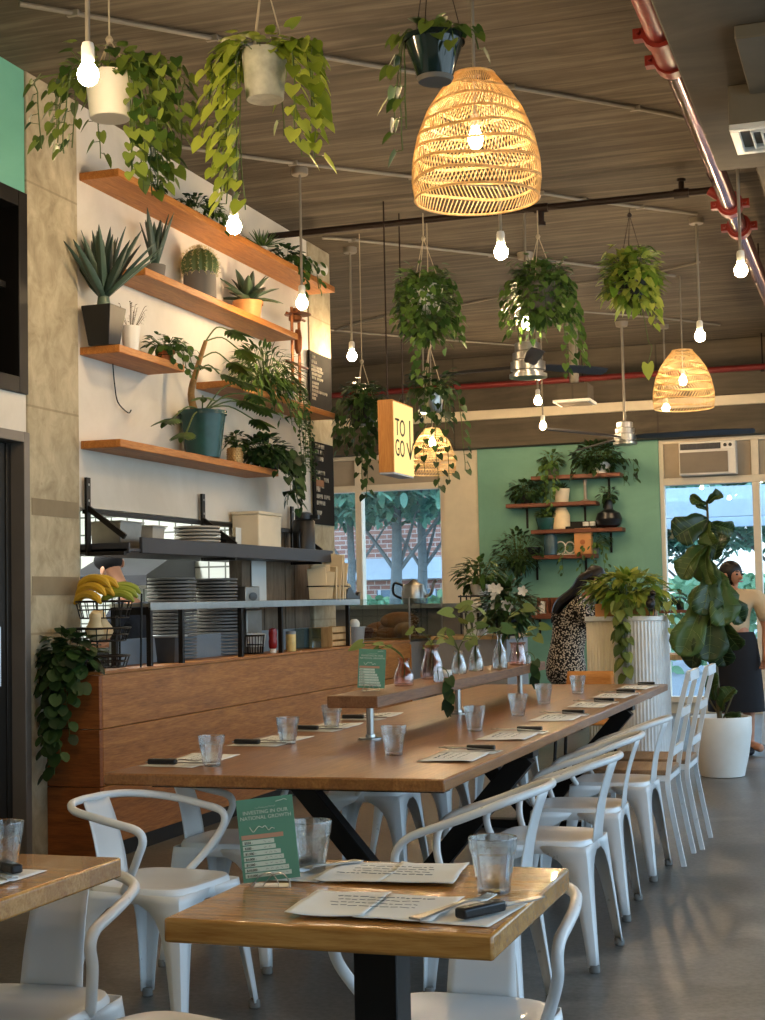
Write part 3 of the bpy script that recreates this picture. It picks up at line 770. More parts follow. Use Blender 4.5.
# ---------------------------------------------------------------- place settings
def glass_proto():
    m = MB(); n = 18
    facet = lambda a, z, i: 1 - (.07*(round(a*n/(2*pi)) % 2) if .012 < z < .08 and i < 7 else 0)
    m.lathe([(.030,0),(.033,.003),(.034,.014),(.039,.045),(.0445,.078),(.0465,.083),(.049,.108),(.0485,.11),(.047,.108),(.0442,.083),(.0415,.07),(.036,.03),(.031,.014),(.001,.012)], (0,0,0), n, fn=facet)
    return m
GM = glass_proto().build('drinking_glass', M['glass'], ang=14); 
WATER = None
used_glass = [0]
def glass(loc, label):
    o = GM if not used_glass[0] else GM.copy()
    if used_glass[0]: C.objects.link(o)
    used_glass[0] = 1
    o.location = loc; o.rotation_euler = (0,0,R.uniform(0,6)); tag(o, label, 'glass', 'faceted drinking glasses'); return o
def knife(loc, rz, label):
    t = thing('steak_knife', label, 'knife', loc, rz, 'black-handled knives')
    m = MB(); m.box(-.014, .014, -.055, .055, 0, .02); m.build('handle', M['blackplastic'], t, bevel=.005)
    m = MB(); m.prism([(-.008,.06),(.009,.06),(.009,.15),(.002,.172),(-.005,.165),(-.008,.15)], .006, .009); m.build('blade', M['steel'], t)
    for y in (-.035, .03): MB().lathe([(.003,.0195),(.003,.0208)], (0,y,0), 8).build('rivet', M['steel'], t)
    return t
def fork(loc, rz, label):
    t = thing('fork', label, 'fork', loc, rz, 'steel forks'); t.scale = (1.15,1.1,1.15)
    m = MB(); pts = smooth_path([(0,-.1,.002),(0,-.03,.006),(0,.03,.01),(0,.055,.008)], 4)
    vs = []; fs = []
    for i, q in enumerate(pts):
        w = [.012,.011,.009,.007,.0055,.005,.005,.005,.005,.006,.008,.011,.012][min(i,12)]
        vs += [(-w,q.y,q.z),(w,q.y,q.z),(w,q.y,q.z+.003),(-w,q.y,q.z+.003)]
    for i in range(len(pts)-1):
        for j in range(4): fs.append((i*4+j, i*4+(j+1)%4, (i+1)*4+(j+1)%4, (i+1)*4+j))
    fs += [(3,2,1,0), tuple(len(vs)-4+j for j in range(4))]
    m.add(vs, fs); m.build('handle', M['steel'], t)
    m = MB()
    for x in (-.0095,-.0032,.0032,.0095): m.tube([(x,.054,.0095),(x,.075,.008),(x*.95,.1,.013)], .0016, 5)
    m.build('tines', M['steel'], t)
    return t
def sheet(name, w, l, bump, mat, parent=None, loc=(0,0,0), rz=0, seed=0, curl=0.):
    m = MB(); sd = V((seed*7.1, seed*3.3, 0))
    def fn(u, v):
        x = (u-.5)*w; y = (v-.5)*l
        h = bump*(.5+.5*noise.noise(V((x*14, y*14, 0))+sd)) + curl*max(0, abs(u-.5)-.32)*2.2*(.5+.5*math.sin(seed+3*v))
        return (x, y, .0008+max(0,h))
    m.grid(fn, 14, 10); return m.build(name, mat, parent, loc=loc, rot=(0,0,rz), solid=.0008)
def menu_sheet(loc, rz, label, big=False, seed=0):
    t = thing('paper_menu', label, 'menu', loc, rz, 'printed paper menus')
    w, l = (.24, .22) if big else (.30, .20)
    b = .007 if big else .003
    if big:
        sheet('right_leaf', .15, l, b, M['paper'], t, (.075, 0, .002), -.04, seed, .008)
        sheet('left_leaf', .15, l, b, M['paper'], t, (-.065, .002, .0035), .05, seed+3, .012)
    else:
        sheet('sheet', w, l, b, M['paper'], t, (0,0,0), 0, seed, .012)
    m = MB(); rr = random.Random(seed)
    for r_ in range(4):
        x = -.09+rr.uniform(0,.02); y = .05-.028*r_; 
        while x < (.09 if r_ else .10):
            wd_ = rr.uniform(.004,.02); q = b+.0052+.0004
            m.bar((x,y+rr.uniform(-.003,.003),q),(x+wd_,y+rr.uniform(-.005,.005),q), (.0035 if big else .0022) if r_ else .006, .0004); x += wd_+.004
    m.build('lettering', M['paperprint'], t)
    return t
def setting(edge, rz, where, seed, small=False, gl=True, glo=None):
    """edge: point on the table edge in front of the diner; rz turns local +y away from the diner"""
    Mr = Matrix.Rotation(rz, 4, 'Z'); E = V((edge[0], edge[1], TT+.0006))
    P = lambda x, y, z=0: E + Mr @ V((x, y, z))
    menu_sheet(P(-.075, .125 if small else .135), rz+R.uniform(-.06,.06), 'printed white paper menu '+where, small, seed)
    nk = sheet('napkin', .13 if small else .12, .22, .002, M['napkin'], None, P(.125 if small else .145, .13), rz-.05+R.uniform(-.06,.06), seed+9); tag(nk, 'folded white napkin '+where, 'napkin', 'folded napkins')
    knife(P(.145 if small else .165, .095, .006), rz+R.uniform(-.08,.08)-(.5 if small else 0), 'black-handled knife '+where)
    fork(P(.088 if small else .115, .12, .005), rz-(.45 if small else 0)+R.uniform(-.06,.1), 'steel fork on the napkin '+where.replace(' of the long table', ' of long table'))
    if gl: 
        q = glo if glo is not None else P(.06, .34); glass((q[0], q[1], TT), 'faceted clear drinking glass '+where)
kn = [(478,749),(528,730),(572,713),(599,701),(623,692.5),(646,684.5)]
glr = [(394,755),(475,731),(518,716),(544,704),(578,694),None]
for i, (px, py) in enumerate(kn):
    p = onZ(px, py, TT+.01); print('set', p)
    g = onZ(*glr[i], TT) if glr[i] else None
    setting((-1.392, p.y-.165), pi/2, 'at the %s place on the right side of the long table' % ORD[i], i+1, glo=g, gl=g is not None)
kl = [(143,763),(238,743),(320,729),(385,718)]
gll = [(212,766),(288,744),(332,729),None]
for i, (px, py) in enumerate(kl):
    p = onZ(px, py, TT+.01); print('setL', p)
    g = onZ(*gll[i], TT) if gll[i] else None
    setting((-2.605, p.y+.165), -pi/2, 'at the %s place on the left side of the long table' % ORD[i], i+21, glo=g, gl=g is not None)
g1 = onZ(494, 893, TT); g2 = onZ(310, 872, TT)
setting((-.868, 2.585), 0, 'at the near side of the small table', 41, True, glo=g1)
setting((-1.08, 3.175), pi, 'at the far side of the small table', 43, True, glo=g2)
g3 = onZ(2, 872, TT)
setting((-1.76, 2.75), pi/2, 'on the table at the left edge', 45, True, glo=g3)
# extra glasses in the middle of the long table
# ---------------------------------------------------------------- menu cards
def card(loc, rz, roll, label, sz=1.0):
    t = thing('menu_card', label, 'menu card', loc, rz)
    W, H = .118*sz, .168*sz
    Mx = Matrix.Translation((0,0,.012)) @ Matrix.Rotation(roll, 4, 'Y') @ Matrix.Rotation(-.12, 4, 'X')
    b = MB(); b.box(-W/2, W/2, 0, .002, 0, H, Mx); b.build('card', M['menugreen'], t)
    m = MB(); rows = [.62,.64,.73,.78,.80,.86,.90]
    for i, r_ in enumerate(rows):
        z1 = H*(.50-.066*i); m.box(-W*.45, -W*.45+W*.9*r_, -.0008, 0, z1-H*.052, z1, Mx)
    m.build('price_bands', M['menulight'], t)
    m = MB(); m.box(-W*.46, W*.28, -.0007, 0, H*.512, H*.565, Mx); m.build('pink_band', M['menupink'], t)
    F_ = lambda x, z: Mx @ Matrix.Translation((x, -.0012, z)) @ Matrix.Rotation(pi/2, 4, 'X')
    text_mesh('INVESTING IN OUR\nNATIONAL GROWTH', W*.092, 'lettering', M['menulight'], t, F_(0, H*.81), align='CENTER')
    m = MB(); rr = random.Random(5)
    def scrib(x0, x1, z, h):
        pts = []; x = x0
        while x < x1: pts.append(Mx @ V((x, -.0012, z+rr.uniform(-h, h)))); x += h*1.1
        if len(pts) > 1: m.tube(smooth_path(pts, 3), h*.16, 4)
    scrib(W*.2, W*.44, H*.93, W*.045); scrib(-W*.3, W*.18, H*.63, W*.05); scrib(-W*.18, W*.2, H*.885, W*.014)
    m.build('script_print', M['menulight'], t)
    rowt = ['$250 - ', '$500 - ', '$1,000 - ', '$1,000 - ', '$1,500 - ', '$10,000 - ', '$10,000 - ']
    for i, s in enumerate(rowt):
        text_mesh(s, W*.058, 'lettering', M['ink'], t, F_(-W*.42, H*(.50-.066*i)-H*.042))
    m = MB()
    for i, r_ in enumerate(rows):
        x = -W*.08
        while x < W*(.9*r_-.5): scrib(x, x+W*.06, H*(.50-.066*i)-H*.028, W*.014); x += W*.085
    m.build('fine_print', M['ink'], t)
    m = MB()
    for s in (-1, 1):
        m.tube(smooth_path([(s*W*.1-.03*sz,-.015,.001),(s*W*.1-.012*sz,-.012,.022*sz),(s*W*.1+.008*sz,-.008,.028*sz),(s*W*.1+.024*sz,-.012,.014*sz),(s*W*.1+.028*sz,-.02,.001)],4), .0012, 6)
    m.box(-W*.3, W*.3, -.02, .02, 0, .002); m.tube([(-W*.3,.012,.001),(-W*.3,.012,.02),(W*.3,.012,.02),(W*.3,.012,.001)], .0012, 6)
    m.build('wire_holder', M['steel'], t)
    return t
p = onZ(272, 886, TT); card((p.x, p.y, TT), .28, -.10, 'green price card in a wire holder on the small near table')
p = onZ(371, 691, RT); card((p.x, p.y, RT), .22, .05, 'green price card standing at the near end of the table riser')
# ---------------------------------------------------------------- pendant bulbs
def pendant(px, py, d, label, top=None, socket='white', power=58, cordr=.0095, at=None):
    p = V(at) if at else atD(px, py, d)
    z = p.z
    t = thing('pendant_bulb', label, 'light bulb', (p.x, p.y, z), 0, 'bare hanging bulbs')
    m = MB(); m.lathe([(.004,-.042),(.018,-.04),(.032,-.028),(.039,-.006),(.037,.012),(.026,.032),(.015,.045),(.0135,.05)], (0,0,0), 16); m.build('bulb', M['bulb'], t)
    m = MB(); m.lathe([(.016,.046),(.024,.05),(.024,.10),(.02,.115),(.008,.12)], (0,0,0), 16); m.build('socket', M['white' if socket == 'white' else 'darkgray'], t)
    m = MB(); m.lathe([(cordr,.118),(cordr,ZC-z-.03)], (0,0,0), 8); m.build('stem', M['conduit'], t)
    m = MB(); m.lathe([(.05,ZC-z-.045),(.055,ZC-z-.04),(.055,ZC-z)], (0,0,0), 16); m.build('ceiling_box', M['conduit'], t)
    return t
BZ = 1.91*1500
for px, py, hz, lb in [
    (88, 74, 598, 'bare glowing bulb in a white socket at top left, in front of the hanging planter'),
    (234, 226, 596, 'bare glowing bulb hanging in front of the top shelf'),
    (302, 303, 594, 'bare glowing bulb on a long stem beside the right end of the wall shelves'),
    (352, 356, 593, 'bare glowing bulb on a stem to the left of the TO GO sign'),
    (501, 252, 592, 'bare glowing bulb hanging just right of the big rattan lampshade'),
    (527, 324, 591, 'bare glowing bulb under the bushy hanging planter in the middle'),
    (700, 336, 588, 'bare glowing bulb on a long stem above the small rattan lampshade at right'),
    (741, 270, 588, 'bare glowing bulb farthest right beside the plum sprinkler pipe'),
    (538, 401, 591, 'bare glowing bulb under the nearer ceiling fan, upper of two'),
    (543, 426, 591, 'bare glowing bulb far back near the teal wall, lower of two'),
    (666, 408, 589, 'bare glowing bulb far back seen through the small rattan lampshade at right'),
    (424, 410, 592, 'bare glowing bulb far back next to the edge of the TO GO sign')]:
    d = BZ/(hz-py); pendant(px, py, min(d, 16.2), lb)
for x, y, lb in ((-1.0, 2.3, 'added bare bulb over the small near table, out of the picture'), (-2.3, 1.9, 'added bare bulb over the left near table, out of the picture'), (-2.9, 4.2, 'added bare bulb above the near left corner of the long table, out of the picture'), (-.2, .8, 'added bare bulb behind the camera position over the aisle'), (-.2, 14.6, 'added bare bulb over the aisle near the storefront, out of the picture'), (-.1, 11.8, 'added bare bulb over the aisle beside the potted fig, out of the picture'), (1.3, 9.0, 'added bare bulb on the window side of the aisle, out of the picture')):  # unseen extra bulbs, added to brighten the near tables and the back wall
    pendant(0, 0, 0, lb, at=(x, y, 3.25))
# ---------------------------------------------------------------- rattan shades
def rattan(px, pyb, w, d, label, hratio=.99, bulbpy=None, strands=92, bands=8):
    R_ = w/2*d/F; p = atD(px, pyb, d); H_ = R_*2*hratio
    t = thing('rattan_pendant', label, 'lampshade', p, 0, 'rattan dome lampshades')
    def prof(u):    # u 0 bottom .. 1 top
        K = [(0,.96),(.15,1.0),(.3,.985),(.5,.9),(.7,.74),(.85,.54),(.95,.38),(1.0,.3),(1.2,.1)]
        for (a, x), (b, y) in zip(K, K[1:]):
            if u <= b: return R_*(x+(y-x)*(u-a)/(b-a))
    P = lambda a, u: V((prof(u)*math.cos(a), prof(u)*math.sin(a), H_*u))
    s = R_/.27
    m = MB()
    m.tube([P(2*pi*i/48, 0) for i in range(48)], .0055*s, 6, closed=True)
    for b in range(1, bands*1):
        u = b/bands*.97
        for off in (0, .012): m.tube([P(2*pi*i/48, u+off+.018*math.sin(3*2*pi*i/48+b)) for i in range(48)], .0032*s, 5, closed=True)
    m.tube([P(2*pi*i/24, .985) for i in range(24)], .006*s, 6, closed=True)
    m.build('hoops', M['rattan'], t)
    m = MB()
    for b in range(bands):
        u0, u1 = b/bands*.97, (b+1)/bands*.97
        if b == bands-1: u1 = .985
        for i in range(strands):
            a = 2*pi*(i+.5*(b%2))/strands; sw = 2*pi/strands*(1.6 if b % 2 else -1.6)
            m.tube([P(a + sw*k/3, u0+(u1-u0)*k/3+.012*math.sin(3*a+b)) for k in range(4)], .0026*s, 4, cap=False)
    m.build('weave', M['rattan'], t)
    m = MB(); m.lathe([(.03*s, H_*.985),(.03*s, H_*1.0),(.012, H_*1.02),(.007, H_*1.03),(.007, ZC-p.z)], (0,0,0), 12); m.build('stem', M['conduit'], t)
    bz = .55*H_
    if bulbpy is not None: bz = (pyb-bulbpy)*d/F
    m = MB(); m.lathe([(.004,-.045),(.017,-.043),(.028,-.03),(.032,-.01),(.03,.008),(.021,.028),(.014,.045)], (0,0,bz), 16); m.build('bulb', M['bulb'], t)
    m = MB(); m.lathe([(.014,.045),(.02,.05),(.02,.1),(.007,.11),(.005, H_-bz)], (0,0,bz), 12); m.build('socket', M['white'], t)
    return t
rattan(477, 199, 129, 6.4, 'large woven rattan dome lampshade hanging nearest in the upper middle', bulbpy=137)
rattan(684, 408, 61, 13.4, 'small woven rattan dome lampshade hanging at right above the storefront', .96, 380, 64)
rattan(433, 474, 46, 15.5, 'small rattan dome lampshade behind the TO GO sign', 1.0, 442, 48)
# ---------------------------------------------------------------- ceiling services
def fitting_pipe(name, label, pts, r, mat, cat='pipe'):
    t = thing(name, label, cat, pts[0]); a = V(pts[0])
    m = MB(); m.tube([V(p)-a for p in pts], r, 14); m.build('pipe_run', mat, t); return t, a
pz = 3.93; pA = onZ(700, 130, pz)
PX = pA.x
t, a = fitting_pipe('sprinkler_main', 'thick plum-red sprinkler main pipe running along the ceiling at upper right', [(PX, 4.0, pz), (PX, 16.9, pz)], .055, M['plumpipe'])
y1_, y2_ = onX(660, 14, PX).y, onX(671, 46, PX).y; yc = y2_-.06
for y in (y1_, y2_, 10.1, 10.75):
    m = MB(); m.tube([(0, y-.045-4.0, 0), (0, y+.045-4.0, 0)], .085, 16)
    m.tube([(0, y-.06-4.0, 0), (0, y-.045-4.0, 0)], .064, 16); m.tube([(0, y+.045-4.0, 0), (0, y+.06-4.0, 0)], .064, 16)
    for s in (-1, 1):
        m.box(s*.095-.03, s*.095+.03, y-.03-4.0, y+.03-4.0, -.025, .025); m.tube([(s*.1, y-.06-4.0, 0), (s*.1, y+.06-4.0, 0)], .011, 6)
    m.build('coupling', M['redpipe'], t)
m = MB(); m.tube([(0, y1_-4.0, 0), (0, y2_-4.0, 0)], .072, 16); m.tube([(0, -.0, 0), (0, y1_-4.0, 0)], .064, 14); m.build('red_length', M['redpipe'], t)
for y in (6.0, 9.3, 12.5, 15.5):
    m = MB(); m.tube([(-.03, y-4, -.06), (-.06, y-4, 0), (-.05, y-4, .05), (0, y-4, .07)], .008, 6); m.tube([(0, y-4, .06), (0, y-4, ZC-pz)], .007, 6); m.build('hanger', M['darkpipe'], t)
ps = onZ(560, 206, 4.06); SY = ps.y; print('branch', ps)
xl = onY(232, 246, SY).x
t, a = fitting_pipe('sprinkler_branch', 'dark iron sprinkler branch pipe crossing the ceiling from the top shelf', [(xl, SY, 4.06), (PX-.08, SY, 4.06)], .024, M['darkpipe'])
m = MB(); m.tube([(PX-.14-xl, 0, 0), (PX-.06-xl, 0, -.06)], .034, 10); m.build('elbow', M['redpipe'], t)
for px in (682, 541):
    q = onY(px, 210, SY).x - xl
    up = .08 if px == 682 else -.1
    m = MB(); m.tube([(q, 0, 0), (q, 0, up)], .02, 8); m.tube([(q, 0, up), (q, 0, up*1.25)], .03, 8); m.tube([(q-.05,0,0),(q+.05,0,0)], .033, 8); m.build('sprinkler_head', M['darkpipe'], t)
q0, q1 = onY(455, 391, YB-.4), onY(765, 363, YB-.4); zr = (q0.z+q1.z)/2
t, a = fitting_pipe('red_rear_pipe', 'thin dark red pipe across the rear beam above the teal wall', [(-6.4, YB-.42, zr), (2.5, YB-.42, zr)], .035, M['backred'])
for x in (1.2, 3.2, 5.2):
    m = MB(); m.tube([(x, 0, 0), (x, 0, ZC-zr)], .009, 6); m.tube([(x-.02,0,-.045),(x+.02,0,-.045)], .012, 6); m.build('hanger', M['darkpipe'], t)
def conduit(pix, label, r=.012):
    pts = [onZ(x, y, ZC-.018) for x, y in pix]; a = pts[0]
    m = MB(); m.tube(smooth_path([p-a for p in pts], 3), r, 8)
    for p in pts[1:-1]: m.box(p.x-a.x-.03, p.x-a.x+.03, p.y-a.y-.01, p.y-a.y+.01, -.016, .013)
    tag(m.build('conduit', M['conduit'], loc=a), label, 'conduit')
conduit([(20,4),(73,13),(212,38),(387,68),(510,87),(635,108),(686,118)], 'pale ceiling conduit nearest the camera, crossing behind the big rattan lampshade', .013)
conduit([(157,143),(213,152),(293,163),(413,177),(540,193),(583,200),(640,207),(697,214)], 'pale wavy ceiling conduit crossing in front of the sprinkler branch pipe', .012)
conduit([(322,238),(352,240),(492,255),(560,262),(600,267),(675,276)], 'pale ceiling conduit just behind the sprinkler branch pipe')
conduit([(330,332),(380,317),(455,306),(535,290),(640,275),(700,262)], 'thin conduit slanting across the rear half of the ceiling', .01)
conduit([(330,330),(420,338),(540,347)], 'thin pale conduit low at the rear of the ceiling on the left', .01)
conduit([(560,310),(660,318),(720,325)], 'thin conduit at the rear of the ceiling right of the middle', .01)
# ceiling fans
def fan(px, py, d, bladeang, label, nb=3, blade=.75, k_=1.):
    p = atD(px, py, d)
    t = thing('ceiling_fan', label, 'ceiling fan', p)
    m = MB(); m.lathe([(r*k_, z*k_) for r, z in [(.05,.16),(.085,.15),(.085,.1),(.075,.095),(.075,.09),(.1,.085),(.1,.04),(.09,.035),(.09,.03),(.115,.025),(.115,-.03),(.1,-.035),(.1,-.05),(.125,-.055),(.125,-.08),(.06,-.09)]], (0,0,0), 24); m.build('motor', M['steel'], t)
    m = MB(); m.lathe([(.014,.12),(.014,ZC-p.z-.06),(.06,ZC-p.z-.05),(.07,ZC-p.z)], (0,0,0), 14); m.build('down_rod', M['conduit'], t)
    for k in range(nb):
        b = MB(); a = bladeang+2*pi*k/nb
        b.prism([(.1,-.03),(.2,-.055),(blade*.7,-.075),(blade,-.06),(blade+.02,0),(blade,.05),(.2,.05),(.1,.03)], -.005, .005, Matrix.Rotation(a, 4, 'Z') @ Matrix.Rotation(-.35, 4, 'X') )
        b.build('blade', M['darkgray'], t, bevel=.003)
    return t
fan(625, 437, 15.6, .05, 'dark-bladed ceiling fan on a long rod in front of the teal wall', 3, 1.3)
fan(528, 366, 12.4, 2.95, 'dark-bladed ceiling fan with stacked silver motor below the hanging planters', 3, .8, 1.25)
# hanging square vent
p = atD(575, 404, 16); t = thing('ceiling_vent', 'square white ceiling vent on a grey duct box near the rear beam', 'vent', p)
m = MB(); m.box(-.17, .17, -.17, .17, .02, ZC-p.z if ZC-p.z < .25 else .2); m.build('duct_box', M['beam'], t)
m = MB(); m.box(-.2, .2, -.2, .2, 0, .03); m.build('vent_frame', M['white'], t, bevel=.005)
m = MB()
for i in range(6): m.box(-.16, .16, -.15+.055*i, -.13+.055*i, -.008, .001)
m.build('louvre', M['acgrille'], t)
m = MB(); m.tube([(0,0,.2),(0,0,ZC-p.z)], .05, 10); m.build('drop_rod', M['conduit'], t)
# TO GO sign
p0 = atD(392.5, 399, 10.6); ps = atD(392.5, 474, 10.6); sx = p0.x; hz_ = p0.z-ps.z
q = onX(414, 470, sx); dy = q.y-p0.y; wx = 16*10.6/F
print('sign', p0, hz_, dy)
t = thing('box_sign', 'hanging plywood box sign with lit face reading TO GO and a down arrow', 'sign', (sx, p0.y, ps.z))
m = MB(); m.box(-wx, 0, 0, dy, .012, hz_); m.build('box', M['signwood'], t, bevel=.003)
m = MB(); m.box(-wx+.005, -.003, .005, dy-.005, 0, .012); m.build('underside', M['signblue'], t)
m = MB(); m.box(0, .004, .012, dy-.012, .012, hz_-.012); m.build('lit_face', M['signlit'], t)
def face(y, z): return Matrix.Translation((.006, y, z)) @ Matrix.Rotation(pi/2, 4, 'Z') @ Matrix.Rotation(pi/2, 4, 'X')
text_mesh('TO', hz_*.33, 'lettering', M['ink'], t, face(dy*.06, hz_*.53), .0008, sx=.95)
text_mesh('GO', hz_*.33, 'lettering', M['ink'], t, face(dy*.04, hz_*.25), .0008, sx=.83)
m = MB(); b = lambda y, z: (.0065, y, z)
m.tube([b(dy*.78, hz_*.78), b(dy*.78, hz_*.26)], .005, 6); m.tube([b(dy*.62, hz_*.46), b(dy*.78, hz_*.25), b(dy*.94, hz_*.48)], .005, 6)
m.build('arrow', M['ink'], t)
for y in (dy*.12, dy*.88): 
    m = MB(); m.tube([(-wx/2, y, hz_), (-wx/2, y, ZC-ps.z)], .006, 6); m.build('hanging_rod', M['darkpipe'], t)

# ---------------------------------------------------------------- wall shelves
SF = -4.0                                       # front edge of the shelves
def shelf(y0, y1, z, label, th=.045, x1=SF):
    o = MB().box(0, x1-XW-.0, 0, y1-y0, -th, 0).build('wall_shelf', M['shelf'], loc=(XW+.001, y0, z), bevel=.004)
    return tag(o, label, 'shelf', 'honey wood wall shelves')
SH = {}
for k, (y0, y1, z, lb) in {
  1: (7.41, 10.9, 3.80, 'topmost long honey-wood wall shelf'),
  2: (7.72, 10.1, 3.30, 'second long honey-wood wall shelf from the top, holding the barrel cactus'),
  3: (7.40, 8.22, 2.80, 'short honey-wood wall shelf at left holding the black square planter'),
  4: (8.9, 10.86, 2.80, 'honey-wood wall shelf at right ending over the upper chalkboard'),
  5: (7.40, 9.69, 2.27, 'lowest honey-wood wall shelf holding the big teal pot')}.items():
    SH[k] = (y0, y1, z); shelf(y0, y1, z, lb)
# chalkboards
def chalkboard(pxs, label, seed, rows):
    a, b = onX(pxs[0], pxs[1], XW+.02), onX(pxs[2], pxs[3], XW+.02)
    y0, y1, z1, z0 = a.y, b.y, a.z, b.z
    t = thing('chalkboard', label, 'chalkboard', (XW+.013, y0, z0))
    MB().box(0, .018, 0, y1-y0, 0, z1-z0).build('board', M['board'], t, bevel=.003)
    m = MB(); rr = random.Random(seed); Wd = y1-y0; Hh = z1-z0
    for v, segs in rows:
        for (u0, u1) in segs:
            y = u0*Wd
            while y < u1*Wd:
                w_ = rr.uniform(.016,.024); h = Hh*.05
                k = rr.random()
                zz = Hh*(1-v)
                m.box(.018, .0186, y, y+.008, zz-h/2, zz+h/2)
                if k < .75: m.box(.018, .0186, y, y+w_, zz+h/2-.011, zz+h/2)
                if k > .3: m.box(.018, .0186, y, y+w_, zz-h/2, zz-h/2+.011)
                if k > .55: m.box(.018, .0186, y+w_-.008, y+w_, zz-h/2, zz+h/2)
                m.box(.018, .0186, y, y+w_, zz-.005, zz+.005)
                y += w_+.009
    m.build('chalk_lettering', M['chalk'], t)
    return t, Wd, Hh
chalkboard((308, 350, 331, 413), 'upper black chalkboard menu with a dense block of white writing', 3,
   [(.09,[(.1,.22)]),(.18,[(.1,.28)]),(.27,[(.08,.55)]),(.33,[(.08,.58)]),(.40,[(.1,.5)]),(.47,[(.1,.22),(.32,.58)]),(.56,[(.1,.38)]),(.63,[(.1,.38)]),(.70,[(.1,.28),(.32,.75)]),(.77,[(.1,.3)]),(.84,[(.1,.26)])])
t, Wd, Hh = chalkboard((312, 441, 333.5, 526), 'lower black chalkboard menu with sparse lines and a brown patch', 8,
   [(.05,[(.1,.28),(.36,.55)]),(.12,[(.1,.26),(.32,.45)]),(.20,[(.1,.48)]),(.37,[(.12,.38),(.44,.5)]),(.45,[(.12,.3),(.5,.72)]),(.53,[(.12,.5)]),(.58,[(.12,.3)]),(.66,[(.12,.4),(.48,.75)]),(.74,[(.12,.5)]),(.86,[(.12,.36)])])
MB().box(.0185, .02, .1*Wd, .48*Wd, .46*Hh, .54*Hh).build('brown_patch', M['brown'], t)
# security camera on the end of the top shelf
p = onX(322, 268, -3.98); t = thing('security_camera', 'white bullet security camera at the right end of the top shelf', 'camera', (p.x-.06, p.y+.05, p.z))
Mc = Matrix.Rotation(.9, 4, 'Z') @ Matrix.Rotation(pi/2-.1, 4, 'Y')
MB().lathe([(.03,-.08),(.045,-.06),(.048,.06),(.04,.075)], (0,0,0), 18, Mc).build('body', M['white'], t)
MB().lathe([(.03,.075),(.03,.079),(.012,.082)], (0,0,0), 16, Mc).build('lens', M['blackplastic'], t)
MB().tube([(-.02,0,.03),(-.06,0,.1),(-.19,0,.1)], .014, 8).build('bracket', M['white'], t)
# copper pipe tap tower at the end of the shelves
y = onX(297, 400, -4.05).y
t = thing('copper_rack', 'copper pipe rack with round fittings standing at the right end of the wall shelves', 'rack', (-4.08, y, 2.80))
m = MB()
for dx, dy_ in ((0,0),(.0,.14)): m.tube([(dx,dy_,0),(dx,dy_,.72)], .012, 8)
m.tube([(0,-.12,.3),(0,.3,.3)], .01, 8); m.tube([(0,-.1,.66),(0,.26,.66)], .01, 8); m.build('frame', M['copper'], t)
m = MB(); m.lathe([(.03,.62),(.05,.63),(.05,.66),(.02,.69),(.03,.72)], (0,.07,0), 14); m.lathe([(.015,.38),(.03,.42),(.03,.5),(.02,.56)], (.02,.07,0), 14); m.build('valve', M['copper'], t)
m = MB(); m.lathe([(.002,0),(.1,.005),(.1,.012),(.02,.016)], (.02,.07,.665), 18); m.build('tray', M['copper'], t)
# ---------------------------------------------------------------- plants
def pot(parent, rt, rb, h, mat, z0=0., n=28, rim=.0, fn=None, name='pot', soil=True, sq=False):
    m = MB()
    pr = [(rb*.96, 0), (rb, .004), (rb+(rt-rb)*.5, h*.5), (rt, h-.012)]
    if rim: pr += [(rt+rim, h-.012-rim*2), (rt+rim, h)]
    pr += [(rt, h), (rt-.008, h), (rt-.012, h-.03), (rt*.9, h-.035), (.001, h-.035)]
    if sq: m.lathe([(r*1.3, z) for r, z in pr], (0,0,z0), 4, Matrix.Rotation(pi/4, 4, 'Z'), fn, cap=True)
    else: m.lathe(pr, (0,0,z0), n, None, fn)
    m.build(name, mat, parent, bevel=.003 if sq else 0)
    if soil:
        m = MB()
        if sq: k = rt*.86; m.box(-k, k, -k, k, z0+h-.034, z0+h-.025)
        else: m.lathe([(rt*.93, h-.034), (rt*.9, h-.026), (.001, h-.02)], (0,0,z0), 20)
        m.build('soil', M['soil'], parent)
